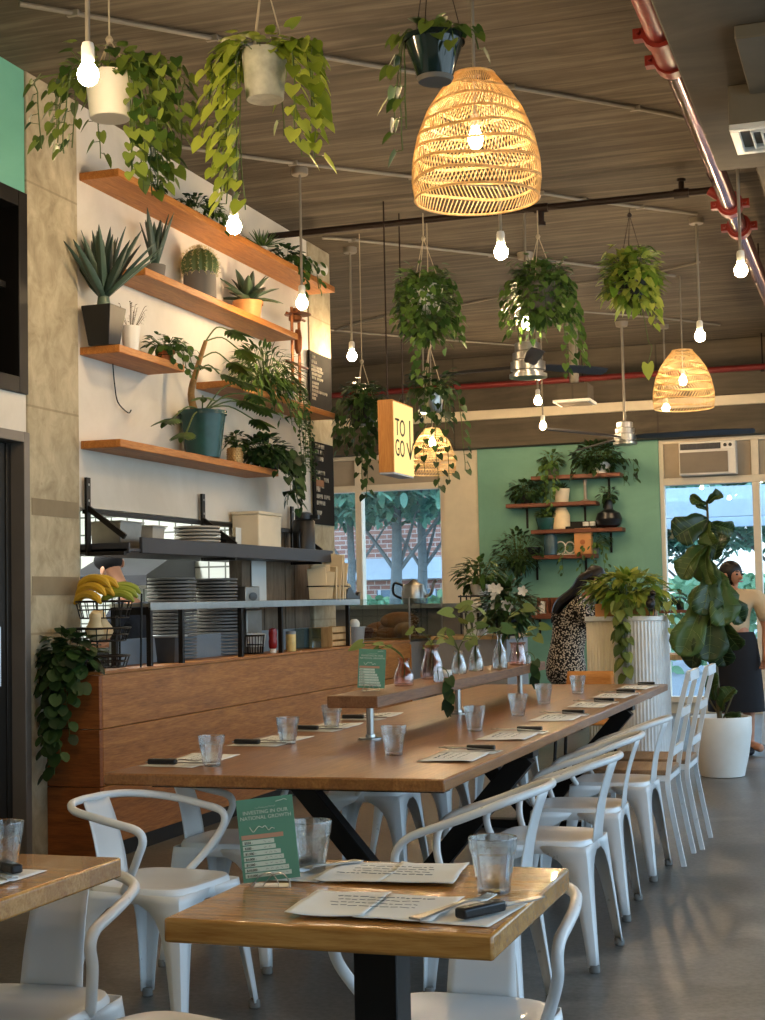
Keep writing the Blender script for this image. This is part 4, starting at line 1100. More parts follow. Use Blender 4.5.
def vines(parent, z, r, specs, L, W, kind, mat, space=.045, droop=.25, rr=R, stem='greenstem', crown=0, crown_h=.12, crown_r=.13):
    ms = MB(); ml = MB()
    for az, out, length in specs:
        d = V((math.cos(az), math.sin(az), 0))
        p = V((0,0,z)) + d*r*.8; pts = [V((0,0,z-.02))+d*r*.3, p + V((0,0,.03))]
        p = p + d*out + V((0,0,.01)); pts.append(p.copy())
        n = max(2, int(length/.06)); sw = d.copy()
        for i in range(n):
            sw = V((sw.x*.7+rr.uniform(-.4,.4), sw.y*.7+rr.uniform(-.4,.4), 0))
            p = p + V((0,0,-length/n)) + sw*.013; pts.append(p.copy())
        sp = smooth_path(pts, 4); ms.tube(sp, .0028, 5)
        acc = 0; side = 1
        for i in range(1, len(sp)):
            acc += (sp[i]-sp[i-1]).length
            if acc > space:
                acc = 0; side = -side
                t = (sp[i]-sp[i-1]).normalized(); a = rr.uniform(-.8,.8)
                o = (d*math.cos(a) + V((-d.y, d.x, 0))*(math.sin(a)+side*.8)).normalized()
                q = sp[i] + o*rr.uniform(.015,.045)
                ms.tube([sp[i], q], .0016, 4, cap=False)
                s = rr.uniform(.7,1.15)
                ml.leaf(q, o*.7+V((0,0,-.75-.3*rr.random())), o+V((rr.uniform(-.6,.6),-.7+rr.uniform(-.4,.4),.4)), L*s, W*s*1.12, kind, droop*.4)
    for i in range(crown):
        a = rr.uniform(0, 2*pi); e = rr.random()
        d = V((math.cos(a), math.sin(a), 0)); q = V((0,0,z)) + d*crown_r*math.sqrt(rr.random()) + V((0,0,crown_h*e*(1.1-.6*rr.random())))
        s = rr.uniform(.7,1.15)
        ml.leaf(q, d*(.5+rr.random())+V((0,0,rr.uniform(-.6,.6))), V((0,0,1))+d*.5, L*s, W*s, kind, droop)
        if i % 3 == 0: ms.tube([V((0,0,z-.02))+d*r*.4, q], .002, 4, cap=False)
    if ms.v: ms.build('stems', M[stem], parent)
    ml.build('foliage', M[mat], parent)
def hanger(parent, zr, r, ztop, apex, n=3, mat='rope', rope=.0035):
    m = MB()
    for i in range(n):
        a = 2*pi*i/n+.5; m.tube([(r*math.cos(a), r*math.sin(a), zr), (0,0,apex)], rope, 6)
    m.tube([(0,0,apex), (0,0,ztop)], rope*1.2, 6); m.lathe([(.012,0),(.018,.015),(.01,.03)], (0,0,apex-.02), 8)
    m.build('hanger', M[mat], parent)
def bush(parent, c, rx, ry, rz, n, L, W, kind, mat, droop=.3, rr=R, stem=True, base=None, name='foliage'):
    ml = MB(); ms = MB(); c = V(c); base = V(base) if base is not None else c - V((0,0,rz))
    for i in range(n):
        while True:
            u = V((rr.uniform(-1,1), rr.uniform(-1,1), rr.uniform(-1,1)))
            if .05 < u.length < 1: break
        u = u.normalized()*(u.length**.45)
        p = c + V((u.x*rx, u.y*ry, u.z*rz)); d = V((u.x, u.y, u.z*.5+rr.uniform(-.5,.3)))
        s = rr.uniform(.7,1.2)
        ml.leaf(p, d, V((0,0,1))+V((u.x,u.y,0))*.6, L*s, W*s, kind, droop)
        if stem and i % 3 == 0: ms.tube([base, (base+p)/2+V((0,0,.2*rz)), p], .0022, 4, cap=False)
    if ms.v: ms.build('stems', M['greenstem'], parent)
    return ml.build(name, M[mat], parent)
HG = 'hanging planters'
def hang_plant(px, py, d, label, group=HG):
    return thing('hanging_planter', label, 'plant', atD(px, py, d), 0, group)
# 1 white ribbed pot at top left
t = hang_plant(110, 119, 6.4, 'hanging white ribbed pot of trailing pothos at top left behind the first bulb')
zt = ZC - t.location.z
pot(t, .105, .085, .19, M['whiteribbed'], fn=lambda a,z,i: 1+.012*math.sin(z*170), n=28); hanger(t, .18, .1, zt, .19+.16)
vines(t, .19, .1, [(3.4,.12,.3),(2.7,.16,.26),(3.7,.08,.36),(3.0,.2,.22),(3.3,.24,.3),(2.3,.14,.3),(.1,.14,.4),(6.0,.2,.36),(.5,.22,.3),(1.0,.1,.42),(1.5,.1,.46),(.8,.16,.46),(.3,.08,.5),(5.8,.08,.5),(5.7,.16,.4),(6.2,.24,.3),(5.9,.03,.46),(.6,.06,.52)], .058, .05, 'heart', 'pothos', .032, crown=85, crown_h=.1, crown_r=.2)
# 2 grey marbled pot, lime pothos
t = hang_plant(265, 100, 6.2, 'hanging marbled grey pot of long lime-green pothos vines')
zt = ZC - t.location.z
pot(t, .095, .078, .2, M['marblepot']); hanger(t, .19, .09, zt, .19+.36)
vines(t, .19, .09, [(3.3,.11,.60),(3.0,.08,.5),(3.6,.06,.64),(2.7,.1,.42),(3.9,.04,.58),(.1,.1,.36),(5.9,.08,.42),(6.2,.12,.48),(.5,.1,.3),(1.6,.1,.3),(3.2,.15,.36),(6.1,.15,.3),(3.45,.02,.66),(2.9,.14,.3),(.0,.05,.44)], .075, .06, 'heart', 'lime', .042, crown=64, crown_h=.09, crown_r=.19)
# 3 dark glossy pot, sparse
t = hang_plant(435, 79, 5.6, 'hanging glossy dark green pot with a sparse vine beside the big rattan lampshade')
zt = ZC - t.location.z
pot(t, .112, .066, .155, M['darkpot'], rim=.004)
m = MB(); m.lathe([(.03,-.012),(.062,-.012),(.07,.004),(.03,.004)], (0,0,0), 24); m.build('saucer', M['graypot'], t)
hanger(t, .16, .11, zt, .62, mat='darkpipe', rope=.002)
vines(t, .16, .11, [(3.2,.03,.42),(3.5,.02,.36),(3.0,.05,.3),(5.6,.02,.12),(.1,.06,.08),(4.9,-.02,.06)], .06, .048, 'heart', 'pothos', .05, crown=16, crown_h=.08, crown_r=.09)
# rear row hung from the branch pipe
dS = 10.4
t = hang_plant(425, 312, dS, 'bushy hanging planter left of middle, a long full mass of trailing leaves')
zt = 4.03 - t.location.z
pot(t, .13, .1, .18, M['white']); hanger(t, .17, .12, zt, .52, mat='rope')
vines(t, .18, .12, [(i*.42, R.uniform(.02,.1), R.uniform(.2,.45)) for i in range(15)] + [(4.7,.0,.7)], .06, .045, 'heart', 'mid', .03, crown=120, crown_h=.16, crown_r=.19)
bush(t, (0,0,.02), .19, .19, .24, 300, .065, .05, 'heart', 'mid')
t = hang_plant(540, 310, dS, 'bushy hanging planter in the middle above a bulb, with long thin trailing ends at right')
zt = 4.03 - t.location.z
pot(t, .14, .1, .18, M['graypot']); hanger(t, .17, .13, zt, .52, mat='rope')
vines(t, .18, .13, [(i*.42, R.uniform(.05,.12), R.uniform(.25,.4)) for i in range(15)] + [(6.1,.1,.55),(5.6,.1,.7),(.1,.1,.6)], .055, .04, 'heart', 'mid', .03, crown=140, crown_h=.2, crown_r=.22)
bush(t, (0,0,.12), .21, .2, .22, 340, .06, .045, 'heart', 'mid')
t = hang_plant(632, 300, dS, 'bushy hanging planter right of middle with large bright leaves and one long dangling vine')
zt = 4.03 - t.location.z
pot(t, .13, .1, .18, M['blackpot']); hanger(t, .17, .12, zt, .6, mat='darkpipe', rope=.002)
vines(t, .18, .12, [(i*.5, R.uniform(.02,.07), R.uniform(.1,.2)) for i in range(13)] + [(5.6,.04,.42),(6.0,.02,.36),(5.2,.03,.32)], .075, .05, 'heart', 'bright', .035, crown=110, crown_h=.2, crown_r=.19)
bush(t, (0,0,.14), .2, .2, .2, 260, .08, .05, 'heart', 'bright')
q = onZ(650, 390, 2.6)
m = MB()
pl = t.location; L0 = V((.1,-.03,-.2)); dz = -(pl.z - atD(646, 366, dS).z)
m.tube(smooth_path([(.08,-.04,-.1),(.11,-.04,-.3),(.13,-.03,dz*.75),(.1,-.03,dz)], 5), .003, 5); m.build('long_vine', M['greenstem'], t)
m = MB(); m.leaf((.1,-.03,dz), (.05,-.2,-1), (0,-1,.3), .12, .085, 'heart', 0); m.build('end_leaf', M['bright'], t)
t = hang_plant(363, 425, 11.6, 'dark hanging ivy planter left of the TO GO sign')
zt = ZC - t.location.z
pot(t, .11, .09, .16, M['blackpot']); hanger(t, .15, .1, zt, .5, mat='rope')
vines(t, .16, .11, [(i*.45, R.uniform(.04,.09), R.uniform(.3,.5)) for i in range(14)] + [(5.4,.05,.75),(5.0,.03,.62)], .06, .05, 'heart', 'deep', .035, crown=150, crown_h=.18, crown_r=.17)
t = hang_plant(431, 412, 11.2, 'hanging silver pot of dark ivy right of the TO GO sign, over the lampshade')
zt = ZC - t.location.z
pot(t, .1, .08, .14, M['steel']); hanger(t, .13, .1, zt, .5, mat='rope')
vines(t, .14, .1, [(i*.6, R.uniform(.03,.1), R.uniform(.1,.3)) for i in range(10)] + [(5.8,.05,.7),(5.2,.04,.75),(.1,.12,.6),(4.6,.02,.6)], .06, .05, 'heart', 'deep', .05, crown=110, crown_h=.2, crown_r=.2)

# ---- plants on the wall shelves
WG = 'potted plants on the wall shelves'
def shelf_at(px, py, k, x=-4.08):
    p = onX(px, py, x); return (x, p.y, SH[k][2])
def sp(px, py, k, label, name='potted_plant', x=-4.1): return thing(name, label, 'plant', shelf_at(px, py, k, x), 0, WG)
def rosette(parent, z, n, L, W, mat, up0=.15, up1=1.3, kind='sword', droop=.12, rr=R, fold=.45, r0=.015):
    m = MB()
    for i in range(n):
        a = i*2.4; e = up0+(up1-up0)*i/n + rr.uniform(-.08,.08); s = 1-.25*i/n*(1 if up1 > 1.4 else 0)+rr.uniform(-.1,.1)
        d = V((math.cos(a)*math.cos(e), math.sin(a)*math.cos(e), math.sin(e)))
        m.leaf(V((math.cos(a)*r0, math.sin(a)*r0, z)), d, V((0,0,1)), L*s, W, kind, droop*(1.2-e*.6), fold)
    m.build('leaves', M[mat], parent, solid=.003)
# agave in black square planter
t = sp(104, 341, 3, 'tall spiky agave in a black tapered square planter on the short left shelf', 'potted_agave', -4.12)
pot(t, .1, .07, .225, M['blackpot'], sq=True)
m = MB(); m.lathe([(.03,.18),(.04,.23),(.03,.3)], (0,0,0), 12); m.build('stem', M['aloe'], t)
rosette(t, .27, 32, .47, .058, 'aloe', .65, 1.54, droop=.05)
t = sp(131, 346, 3, 'white dimpled pot of dry twigs between the agave and the terracotta pot', 'twig_pot', -4.07)
pot(t, .054, .042, .15, M['white'], fn=lambda a,z,i: 1+.05*math.sin(9*a)*math.sin(z*180), n=36)
m = MB(); ml = MB()
for i in range(16):
    a = R.uniform(0,6.3); b = R.uniform(.1,.5); q = V((math.cos(a)*b*.2, math.sin(a)*b*.2, .12+R.uniform(.08,.15)))
    m.tube([(0,0,.09), q*.6+V((0,0,.04)), q], .0013, 4)
    for k in range(3): m.leaf(q-V((0,0,.02*k)), (math.cos(a+k),math.sin(a+k),.6), (0,0,1), .022, .008, 'lance')
m.build('twigs', M['stem'], t)
t = sp(165, 356, 3, 'terracotta pot of small round green leaves near the right end of the short shelf', 'potted_jade', -4.08)
pot(t, .055, .04, .08, M['terra'], rim=.004); bush(t, (0,0,.12), .11, .12, .06, 90, .05, .035, 'oval', 'mid')
vines(t, .08, .05, [(5.6,.06,.12),(6.0,.1,.16),(.3,.1,.1),(1.2,.1,.14)], .05, .035, 'oval', 'mid', .03)
# second shelf
t = sp(155, 272, 2, 'upright aloe in a dark grey pot at the left end of the second shelf', 'potted_aloe', -4.1)
pot(t, .065, .055, .085, M['graypot']); rosette(t, .07, 16, .33, .05, 'aloe', 1.22, 1.55, droop=-.03)
t = sp(200, 292, 2, 'round barrel cactus in a grey cement cylinder on the second shelf', 'potted_cactus', -4.1)
pot(t, .105, .105, .165, M['graypot'])
m = MB(); m.ball((0,0,.21), .115, .115, .115, 64, 16, fn=lambda a,t_: 1+.06*math.cos(16*a)); m.build('cactus_body', M['cactus'], t)
m = MB()
for k in range(16):
    for j in range(10):
        a = 2*pi*k/16; e = -.5+2.0*j/9; c = V((math.cos(a)*math.cos(e)*.12, math.sin(a)*math.cos(e)*.12, .21+.121*math.sin(e))); o_ = (c-V((0,0,.21))).normalized()
        for s in range(4):
            d = (o_ + V((R.uniform(-.9,.9), R.uniform(-.9,.9), R.uniform(-.9,.9)))).normalized(); m.tube([c, c+d*.02], .0011, 3, cap=False)
m.build('spines', M['spine'], t)
t = sp(248, 312, 2, 'wide-leaved agave in a rounded terracotta pot at the right of the second shelf', 'potted_agave', -4.08)
pot(t, .1, .085, .11, M['terralight'], rim=.006); rosette(t, .11, 20, .24, .07, 'agave', .1, 1.3, droop=.18)
# top shelf
t = sp(157, 190, 1, 'small ruffled succulent in a small grey pot at the left of the top shelf', 'potted_succulent')
pot(t, .035, .03, .05, M['graypot']); bush(t, (0,0,.085), .045, .045, .045, 60, .04, .022, 'oval', 'deep')
t = sp(196, 211, 1, 'spreading succulent in the left one of two small white pots on the top shelf', 'potted_succulent')
pot(t, .05, .04, .075, M['white']); bush(t, (0,-.02,.1), .12, .14, .05, 110, .05, .03, 'oval', 'deep')
t = sp(213, 219, 1, 'trailing succulent in a small white pot behind the glowing bulb on the top shelf', 'potted_succulent')
pot(t, .045, .038, .08, M['white']); bush(t, (0,0,.1), .1, .12, .05, 60, .05, .028, 'lance', 'mid'); vines(t, .08, .05, [(0,.03,.12),(5.6,.04,.14),(.8,.03,.1)], .05, .025, 'lance', 'mid', .03)
t = sp(262, 246, 1, 'feathery small plant in a pale pot in the middle of the top shelf', 'potted_fern')
pot(t, .04, .035, .06, M['white']); rosette(t, .06, 40, .16, .014, 'mid', .2, 1.5, 'blade', .1)
t = sp(288, 262, 1, 'dark leafy plant trailing off the right end of the top shelf', 'trailing_plant')
pot(t, .05, .04, .06, M['white']); bush(t, (0,0,.09), .12, .2, .07, 110, .055, .035, 'oval', 'deep')
vines(t, .07, .05, [(0,.04,.26),(6.0,.06,.22),(.5,.06,.2),(1.2,.2,.12),(1.5,.28,.14),(.9,.2,.2)], .06, .035, 'oval', 'mid', .035)
# right-hand shelf: fern spray
t = sp(268, 405, 4, 'big spray of thin fern-like leaves spilling over the right-hand shelf', 'potted_fern', -4.08)
pot(t, .07, .055, .1, M['terralight']); bush(t, (.03,-.1,.16), .15, .42, .17, 420, .11, .022, 'lance', 'mid'); vines(t, .09, .06, [(6.0,.1,.2),(5.4,.08,.25),(.3,.1,.3),(.9,.1,.3),(4.9,.3,.2),(1.4,.12,.25)], .07, .022, 'lance', 'mid', .022)
t = sp(289, 402, 4, 'string of beads trailing straight down past the right-hand shelf', 'trailing_plant', -4.03)
pot(t, .045, .04, .06, M['white']); vines(t, .06, .06, [(0,.03,.62),(.3,.04,.55),(5.9,.03,.5),(.1,.05,.66)], .025, .02, 'oval', 'deep', .012, crown=30, crown_h=.04, crown_r=.06)
# lowest shelf: teal pot with philodendron
t = sp(203, 456, 5, 'big glossy teal pot of split-leaf philodendron with a leaning trunk on the lowest shelf', 'potted_philodendron', -4.09)
pot(t, .15, .11, .3, M['tealpot'], rim=.007)
def split_leaf(m, p, d, up, L, W):
    d = V(d).normalized(); x = d.cross(V(up)).normalized(); n = x.cross(d); p = V(p)
    m.leaf(p, d, up, L, W*.34, 'oval', .15)
    for k in range(6):
        f = .12+.13*k; ln = W*.62*math.sin(pi*(.25+.6*f))
        for s in (-1, 1):
            m.leaf(p+d*(L*f)+n*.001, x*s+d*(.35+.5*f), n, ln, L*.19, 'lance', .2)
m = MB(); m.tube(smooth_path([(0,-.08,.24),(-.03,-.1,.4),(0,-.06,.58),(.03,.0,.75)], 5), [.028-.001*i for i in range(16)], 10); m.build('trunk', plain('philodendron_trunk', '#8a6a3e', .8, 0, .3, 30), t)
ms = MB(); ml = MB()
def pl(base, tip, L, W):
    base, tip = V(base), V(tip); ms.tube(smooth_path([base, (base+tip)/2+V((0,0,.05)), tip], 4), .005, 6)
    d = tip-base; split_leaf(ml, tip, V((d.x,d.y,d.z*.2-.25*d.length)), (0,0,1), L, W)
for a in [(.03,.0,.75,.12,.3,.74,.2,.17),(.03,.0,.75,.1,.18,.85,.2,.17),(.02,-.03,.64,.1,.2,.64,.2,.17),(.0,-.06,.55,.1,.05,.54,.19,.16),(-.01,-.08,.48,.1,-.2,.55,.18,.15),(0,0,.3,.04,-.5,.2,.2,.17),(0,0,.3,.09,-.42,.12,.18,.15),(0,.02,.3,.12,.3,.4,.2,.17),(0,.02,.3,.12,.45,.46,.2,.17),(0,0,.3,.12,.6,.4,.2,.16),(0,.02,.32,.13,.5,.3,.2,.16),(0,.02,.3,.12,.3,.52,.18,.16),(0,0,.3,.1,-.2,.36,.17,.15)]:
    pl(a[:3], a[3:6], a[6]*.95, a[7])
ms.build('stems', M['greenstem'], t); ml.build('foliage', M['mid'], t)
t = sp(235, 462, 5, 'small gold hobnail pot beside the teal pot', 'hobnail_pot', -4.05)
m = MB(); pot(t, .05, .05, .1, M['gold'], fn=lambda a,z,i: 1, n=24)
m = MB()
for j in range(6):
    for k in range(16):
        a = 2*pi*(k+.5*(j%2))/16; m.ball((.051*math.cos(a), .051*math.sin(a), .012+.015*j), .006, n=6, m=4)
m.build('hobnails', M['gold'], t)
bush(t, (0,.02,.15), .06, .08, .06, 50, .05, .03, 'oval', 'deep')
t = sp(270, 470, 5, 'dense dark ivy spilling off the right end of the lowest shelf', 'trailing_plant', -4.06)
pot(t, .07, .06, .1, M['blackpot']); bush(t, (.02,-.12,.13), .13, .32, .1, 200, .07, .055, 'heart', 'deep')
vines(t, .1, .08, [(1.0,.1,.25),(1.4,.16,.34),(.7,.12,.3),(.3,.08,.28),(1.2,.2,.4),(1.5,.22,.3),(6.0,.06,.2),(5.4,.1,.15)], .07, .06, 'heart', 'deep', .03)
# trailing plant at the end of the counter
p = onZ(72, 668, 1.0)
t = thing('trailing_plant', 'dark peperomia trailing down the end of the wooden counter by the column', 'plant', (-4.1, 7.06, 1.0))
pot(t, .07, .06, .09, M['graypot']); bush(t, (0,-.06,.1), .16, .1, .11, 150, .075, .065, 'oval', 'deep')
vines(t, .09, .07, [(4.6,.05,.3),(4.9,.06,.45),(4.4,.08,.5),(4.2,.06,.4),(5.0,.1,.26),(4.7,.09,.55),(4.5,.1,.62),(3.9,.1,.2),(5.3,.1,.2)], .07, .06, 'oval', 'deep', .03)
# ---------------------------------------------------------------- counter, pass, kitchen things
CX = -3.92; CY0, CY1 = 7.0, 12.4
c = thing('wood_counter', 'knotty wood-panelled counter running along the left under the steel pass shelf', 'counter', (CX, CY0, 0))
m = MB(); zs_ = [.09, .40, .70, .985]
for i in range(3): m.box(-.03, 0, .035, CY1-CY0, zs_[i]+.002, zs_[i+1]-.002)
m.build('front_panel', M['counter'], c, bevel=.003)
m = MB()
for i in range(3): m.box(XW-CX+.015, -.001, 0, .034, [.01,.40,.70][i]+.002, [.40,.70,.985][i]-.002)
wend = wood('counter_end_wood', '#5c3418', '#874a22', '#a5652f', 'x', .8, .45); m.build('end_panel', wend, c, bevel=.003)
MB().box(-.05, -.04, .05, CY1-CY0, 0, .09).build('kick_plate', M['black'], c)
m = MB(); m.box(XW-CX+.015, .006, -.006, 4.3, .985, 1.0); m.box(-.3, .006, 4.3, CY1-CY0, .985, 1.0); m.build('worktop', M['counter'], c, bevel=.002)
kw = thing('kitchen_worktop', 'steel kitchen worktop behind the pass wall', 'worktop', (-4.8, 10.2, 0))
MB().box(-.35, .34, -.7, .6, .9, .94).build('worktop', M['steel'], kw); MB().box(-.33, .33, -.68, .58, .1, .9).build('cabinet', M['steel'], kw)
ov = thing('range_cooker', 'dark range cooker against the tiled end wall of the kitchen', 'cooker', (-5.72, 10.85, 0))
MB().box(-.45, .45, -.38, .42, 0, 1.0).build('body', M['black'], ov, bevel=.01); MB().box(-.45, .45, .3, .42, 1.0, 1.16).build('splashback', M['darkgray'], ov)
hd_ = thing('extractor_hood', 'dark extractor hood over the cooker at the end of the kitchen', 'hood', (-5.75, 10.85, 1.5))
MB().prism([(-.45,0),(.42,0),(.42,.26),(.1,.26),(-.45,.08)], -.34, .34, Matrix(((0,0,1,0),(1,0,0,0),(0,1,0,0),(0,0,0,1)))).build('canopy', M['darkgray'], hd_)
MB().box(-.32,.32,-.42,.4,-.02,0).build('filter', M['pan'], hd_)
q = onX(249, 577, XW-.005); tag(MB().box(0, .004, -.13, .13, -.16, .16).build('notice_sheet', M['paper'], loc=(XW-.004, 9.9, 1.5)), 'white notice sheet pinned on the weathered boards under the pass shelf', 'notice')
# rail shelf
rl = thing('rail_shelf', 'steel-topped black rail shelf standing along the wooden counter', 'shelf', (CX-.02, 7.62, 1.0))
LR = 3.55
m = MB(); m.box(-.26, 0, 0, LR, .335, .355); m.box(-.012, .004, 0, LR, .315, .36); m.build('shelf_top', M['steel'], rl, bevel=.002)
for px in (145, 184, 243, 283, 350):
    y = min(max(onX(px, 640, CX-.02).y-7.62, .02), LR-.02); m = MB(); m.box(-.03, -.002, y-.014, y+.014, 0, .335); m.build('post', M['black'], rl)
m = MB(); m.box(-.25, -.22, .0, .03, 0, .335); m.box(-.25, 0, 0, .03, .29, .33); m.build('end_bracket', M['black'], rl)
m = MB(); m.box(-.262, -.25, .0, LR, .0, .15); m.build('back_panel', plain('blue_gray_steel', '#7f8b95', .4, .3, .06), rl)
# black shelf hung over the pass
hs = thing('pass_shelf', 'long black metal shelf hung on strap brackets across the kitchen pass', 'shelf', (XW, 7.45, 1.645))
LH = 3.25
m = MB(); m.box(-.3, .26, 0, LH, 0, .02); m.box(.25, .27, .16, LH, -.005, .085); m.box(-.3, .27, 0, .02, -.01, .05); m.build('tray', M['darkgray'], hs, bevel=.003)
for py in (88, 203, 292):
    y = onX(py, 500, XW+.03).y-7.45
    m = MB(); m.box(.02, .035, y-.022, y+.022, -.02, .42); m.bar((.03, y, .25), (.26, y, .08), .02, .03); m.box(.02, .26, y-.015, y+.015, -.02, .0); m.build('bracket', M['black'], hs)
    m = MB()
    for z in (.29, .38): MB().lathe([(.006,0),(.008,.003),(.001,.005)], (0,0,0), 8, Matrix.Translation((.035, y, z)) @ Matrix.Rotation(pi/2, 4, 'Y')).build('bolt', M['steel'], hs)
MB().box(-.02, .03, 0, LH, .22, .245).build('cross_bar', M['black'], hs)
HZ = 1.667
def hsy(px): return onX(px, 540, XW+.05).y
# steel pans on the shelf
def steel_pan(x, y, z, sx, sy, h, label, mat='pan'):
    t = thing('steel_pan', label, 'pan', (x, y, z), 0, 'steel pans on the pass shelf')
    m = MB(); a, b, k = sx/2, sy/2, .012
    m.add([(-a+k,-b+k,0),(a-k,-b+k,0),(a-k,b-k,0),(-a+k,b-k,0),(-a,-b,h),(a,-b,h),(a,b,h),(-a,b,h),(-a+.005,-b+.005,h),(a-.005,-b+.005,h),(a-.005,b-.005,h),(-a+.005,b-.005,h),(-a+k+.005,-b+k+.005,.006),(a-k-.005,-b+k+.005,.006),(a-k-.005,b-k-.005,.006),(-a+k+.005,b-k-.005,.006)],
        [(3,2,1,0),(0,1,5,4),(1,2,6,5),(2,3,7,6),(3,0,4,7),(4,5,9,8),(5,6,10,9),(6,7,11,10),(7,4,8,11),(8,9,13,12),(9,10,14,13),(10,11,15,14),(11,8,12,15),(12,13,14,15)])
    m.build('body', M[mat], t, bevel=.004)
    m = MB(); m.box(-a-.012, a+.012, -b-.012, -b, h-.006, h); m.box(-a-.012, a+.012, b, b+.012, h-.006, h); m.box(-a-.012, -a, -b, b, h-.006, h); m.box(a, a+.012, -b, b, h-.006, h); m.build('rim', M[mat], t)
steel_pan(XW+.05, hsy(118)-.02, HZ, .2, .26, .16, 'large steel pan at the left end of the black pass shelf')
steel_pan(XW+.06, hsy(145), HZ, .17, .16, .15, 'pale steel pan beside the large pan on the black pass shelf', 'plateg')
steel_pan(XW-.06, hsy(160), HZ, .17, .2, .15, 'steel pan set back behind the pale pan on the black pass shelf')
def plates(x, y, z, n, r, mat, where, group, th=.027):
    pm = None
    for i in range(n):
        if pm is None:
            m = MB(); m.lathe([(r*.55,0),(r*.6,.003),(r*.97,th*.28),(r,th*.36),(r,th*.74),(r*.97,th*.8),(r*.6,.009),(.001,.008)], (0,0,0), 28); o = pm = m.build('plate', M[mat])
        else: o = pm.copy(); C.objects.link(o)
        o.location = (x+R.uniform(-.003,.003), y+R.uniform(-.003,.003), z+i*th*.83)
        tag(o, ('%s plate from the bottom of ' % (ORD[i] if i < 20 else ['twenty-first','twenty-second'][i-20]) if i < n-1 else 'topmost plate of ') + where, 'plate', group)
plates(XW+.04, hsy(196)+.04, HZ, 8, .15, 'plateg', 'the pale plate stack on the black pass shelf', 'pale plates on the pass shelf')
plates(-4.3, onX(172, 600, -4.3).y, 1.0, 23, .155, 'plate', 'the left stack of dark plates behind the rail', 'dark plates behind the rail')
plates(-4.3, onX(213, 600, -4.3).y, 1.0, 23, .165, 'plate', 'the right stack of dark plates behind the rail', 'dark plates behind the rail')
# printer, box, airpot
y = hsy(230); t = thing('ticket_printer', 'small black ticket printer with a white slip on the pass shelf', 'printer', (XW+.02, y, HZ))
m = MB(); m.box(-.08, .08, -.08, .08, 0, .1); m.box(-.08, .06, -.07, .07, .1, .13); m.build('case', M['blackplastic'], t, bevel=.012)
MB().box(.081, .083, -.02, .07, .07, .19).build('paper_slip', M['paper'], t)
y = hsy(258)-.2; t = thing('storage_box', 'plain cream storage box on the black pass shelf', 'box', (XW+.13, y, HZ))
MB().box(-.1, .1, -.2, .2, 0, .28).build('body', M['cream'], t, bevel=.01); MB().box(-.105, .105, -.205, .205, .28, .302).build('lid', M['cream'], t, bevel=.006)
y = hsy(288)+.02; t = thing('airpot', 'black airpot flask at the right of the black pass shelf', 'flask', (XW+.17, y, HZ+.0))
m = MB(); m.lathe([(.075,0),(.083,.01),(.083,.27),(.075,.285),(.05,.29)], (0,0,0), 24); m.build('body', M['blackplastic'], t)
m = MB(); m.lathe([(.055,.28),(.065,.29),(.065,.335),(.03,.345)], (0,0,0), 20); m.box(.03,.12,-.02,.02,.29,.32); m.tube(smooth_path([(0,-.075,.2),(0,-.11,.16),(0,-.1,.08),(0,-.078,.04)],4), .01, 6); m.build('pump_lid', M['blackplastic'], t)
# wire fruit stand at the counter end
def wire_basket(parent, c, rx, ry, h, name='basket'):
    m = MB(); ring = lambda k, z: [(c[0]+rx*k*math.cos(2*pi*i/24), c[1]+ry*k*math.sin(2*pi*i/24), c[2]+z) for i in range(24)]
    for z, k in ((0,.85),(h*.5,.93),(h,1)): m.tube(ring(k, z), .004 if z < h else .006, 5, closed=True)
    for i in range(18):
        a = 2*pi*i/18; m.tube([(c[0]+rx*.85*math.cos(a), c[1]+ry*.85*math.sin(a), c[2]), (c[0]+rx*math.cos(a), c[1]+ry*math.sin(a), c[2]+h)], .003, 4)
    for i in range(-4, 5): 
        x = i/5*rx*.85; k = math.sqrt(max(0,1-(i/5)**2))*ry*.85; m.tube([(c[0]+x, c[1]-k, c[2]), (c[0]+x, c[1]+k, c[2])], .0025, 4)
    m.build(name, M['black'], parent)
fx, fy = -4.07, 7.33
t = thing('fruit_stand', 'tiered black wire fruit stand at the left end of the counter', 'fruit stand', (fx, fy, 1.0))
wire_basket(t, (0,0,.28), .15, .17, .09, 'top_basket'); wire_basket(t, (0,-.06,.155), .16, .2, .07, 'middle_basket'); wire_basket(t, (0,0,.012), .13, .15, .06, 'bottom_basket')
m = MB()
for s in (-1,1): m.tube([(s*.135,.16,0),(s*.14,.17,.41)], .006, 6)
m.tube([(.0,.17,0),(0,.17,.42)], .006, 6); m.build('frame', M['black'], t)
def banana(loc, rz, tilt, mat, label, s=1.):
    m = MB(); n = 12; pts = [(0, .1*s*math.sin(a), .1*s*(math.cos(a))-.08*s) for a in [(-1+2*i/n)*.95 for i in range(n+1)]]
    m.tube(pts, [.006*s,.011*s]+[.0185*s]*(n-3)+[.012*s,.006*s], 8); o = m.build('banana', M[mat]); o.location = loc; o.rotation_euler = (0, tilt, rz)
    return tag(o, label, 'banana', 'bananas in the fruit stand')
bl = ['frontmost','second','third','topmost','rearmost']
for i in range(5):
    banana((fx-.03, fy-.13+.035*i, 1.385+.03*(i%3)+.014*i), pi/2-.3+.12*i, 0, 'banana', '%s yellow banana in the bunch at the left of the fruit stand' % bl[i], 1.25)
for i in range(3): banana((fx+.07, fy+.02+.035*i, 1.39+.022*i), pi/2+.2+.2*i, 0, 'bananagreen', '%s greenish banana at the right of the fruit stand' % ['left','middle','right'][i], 1.15)
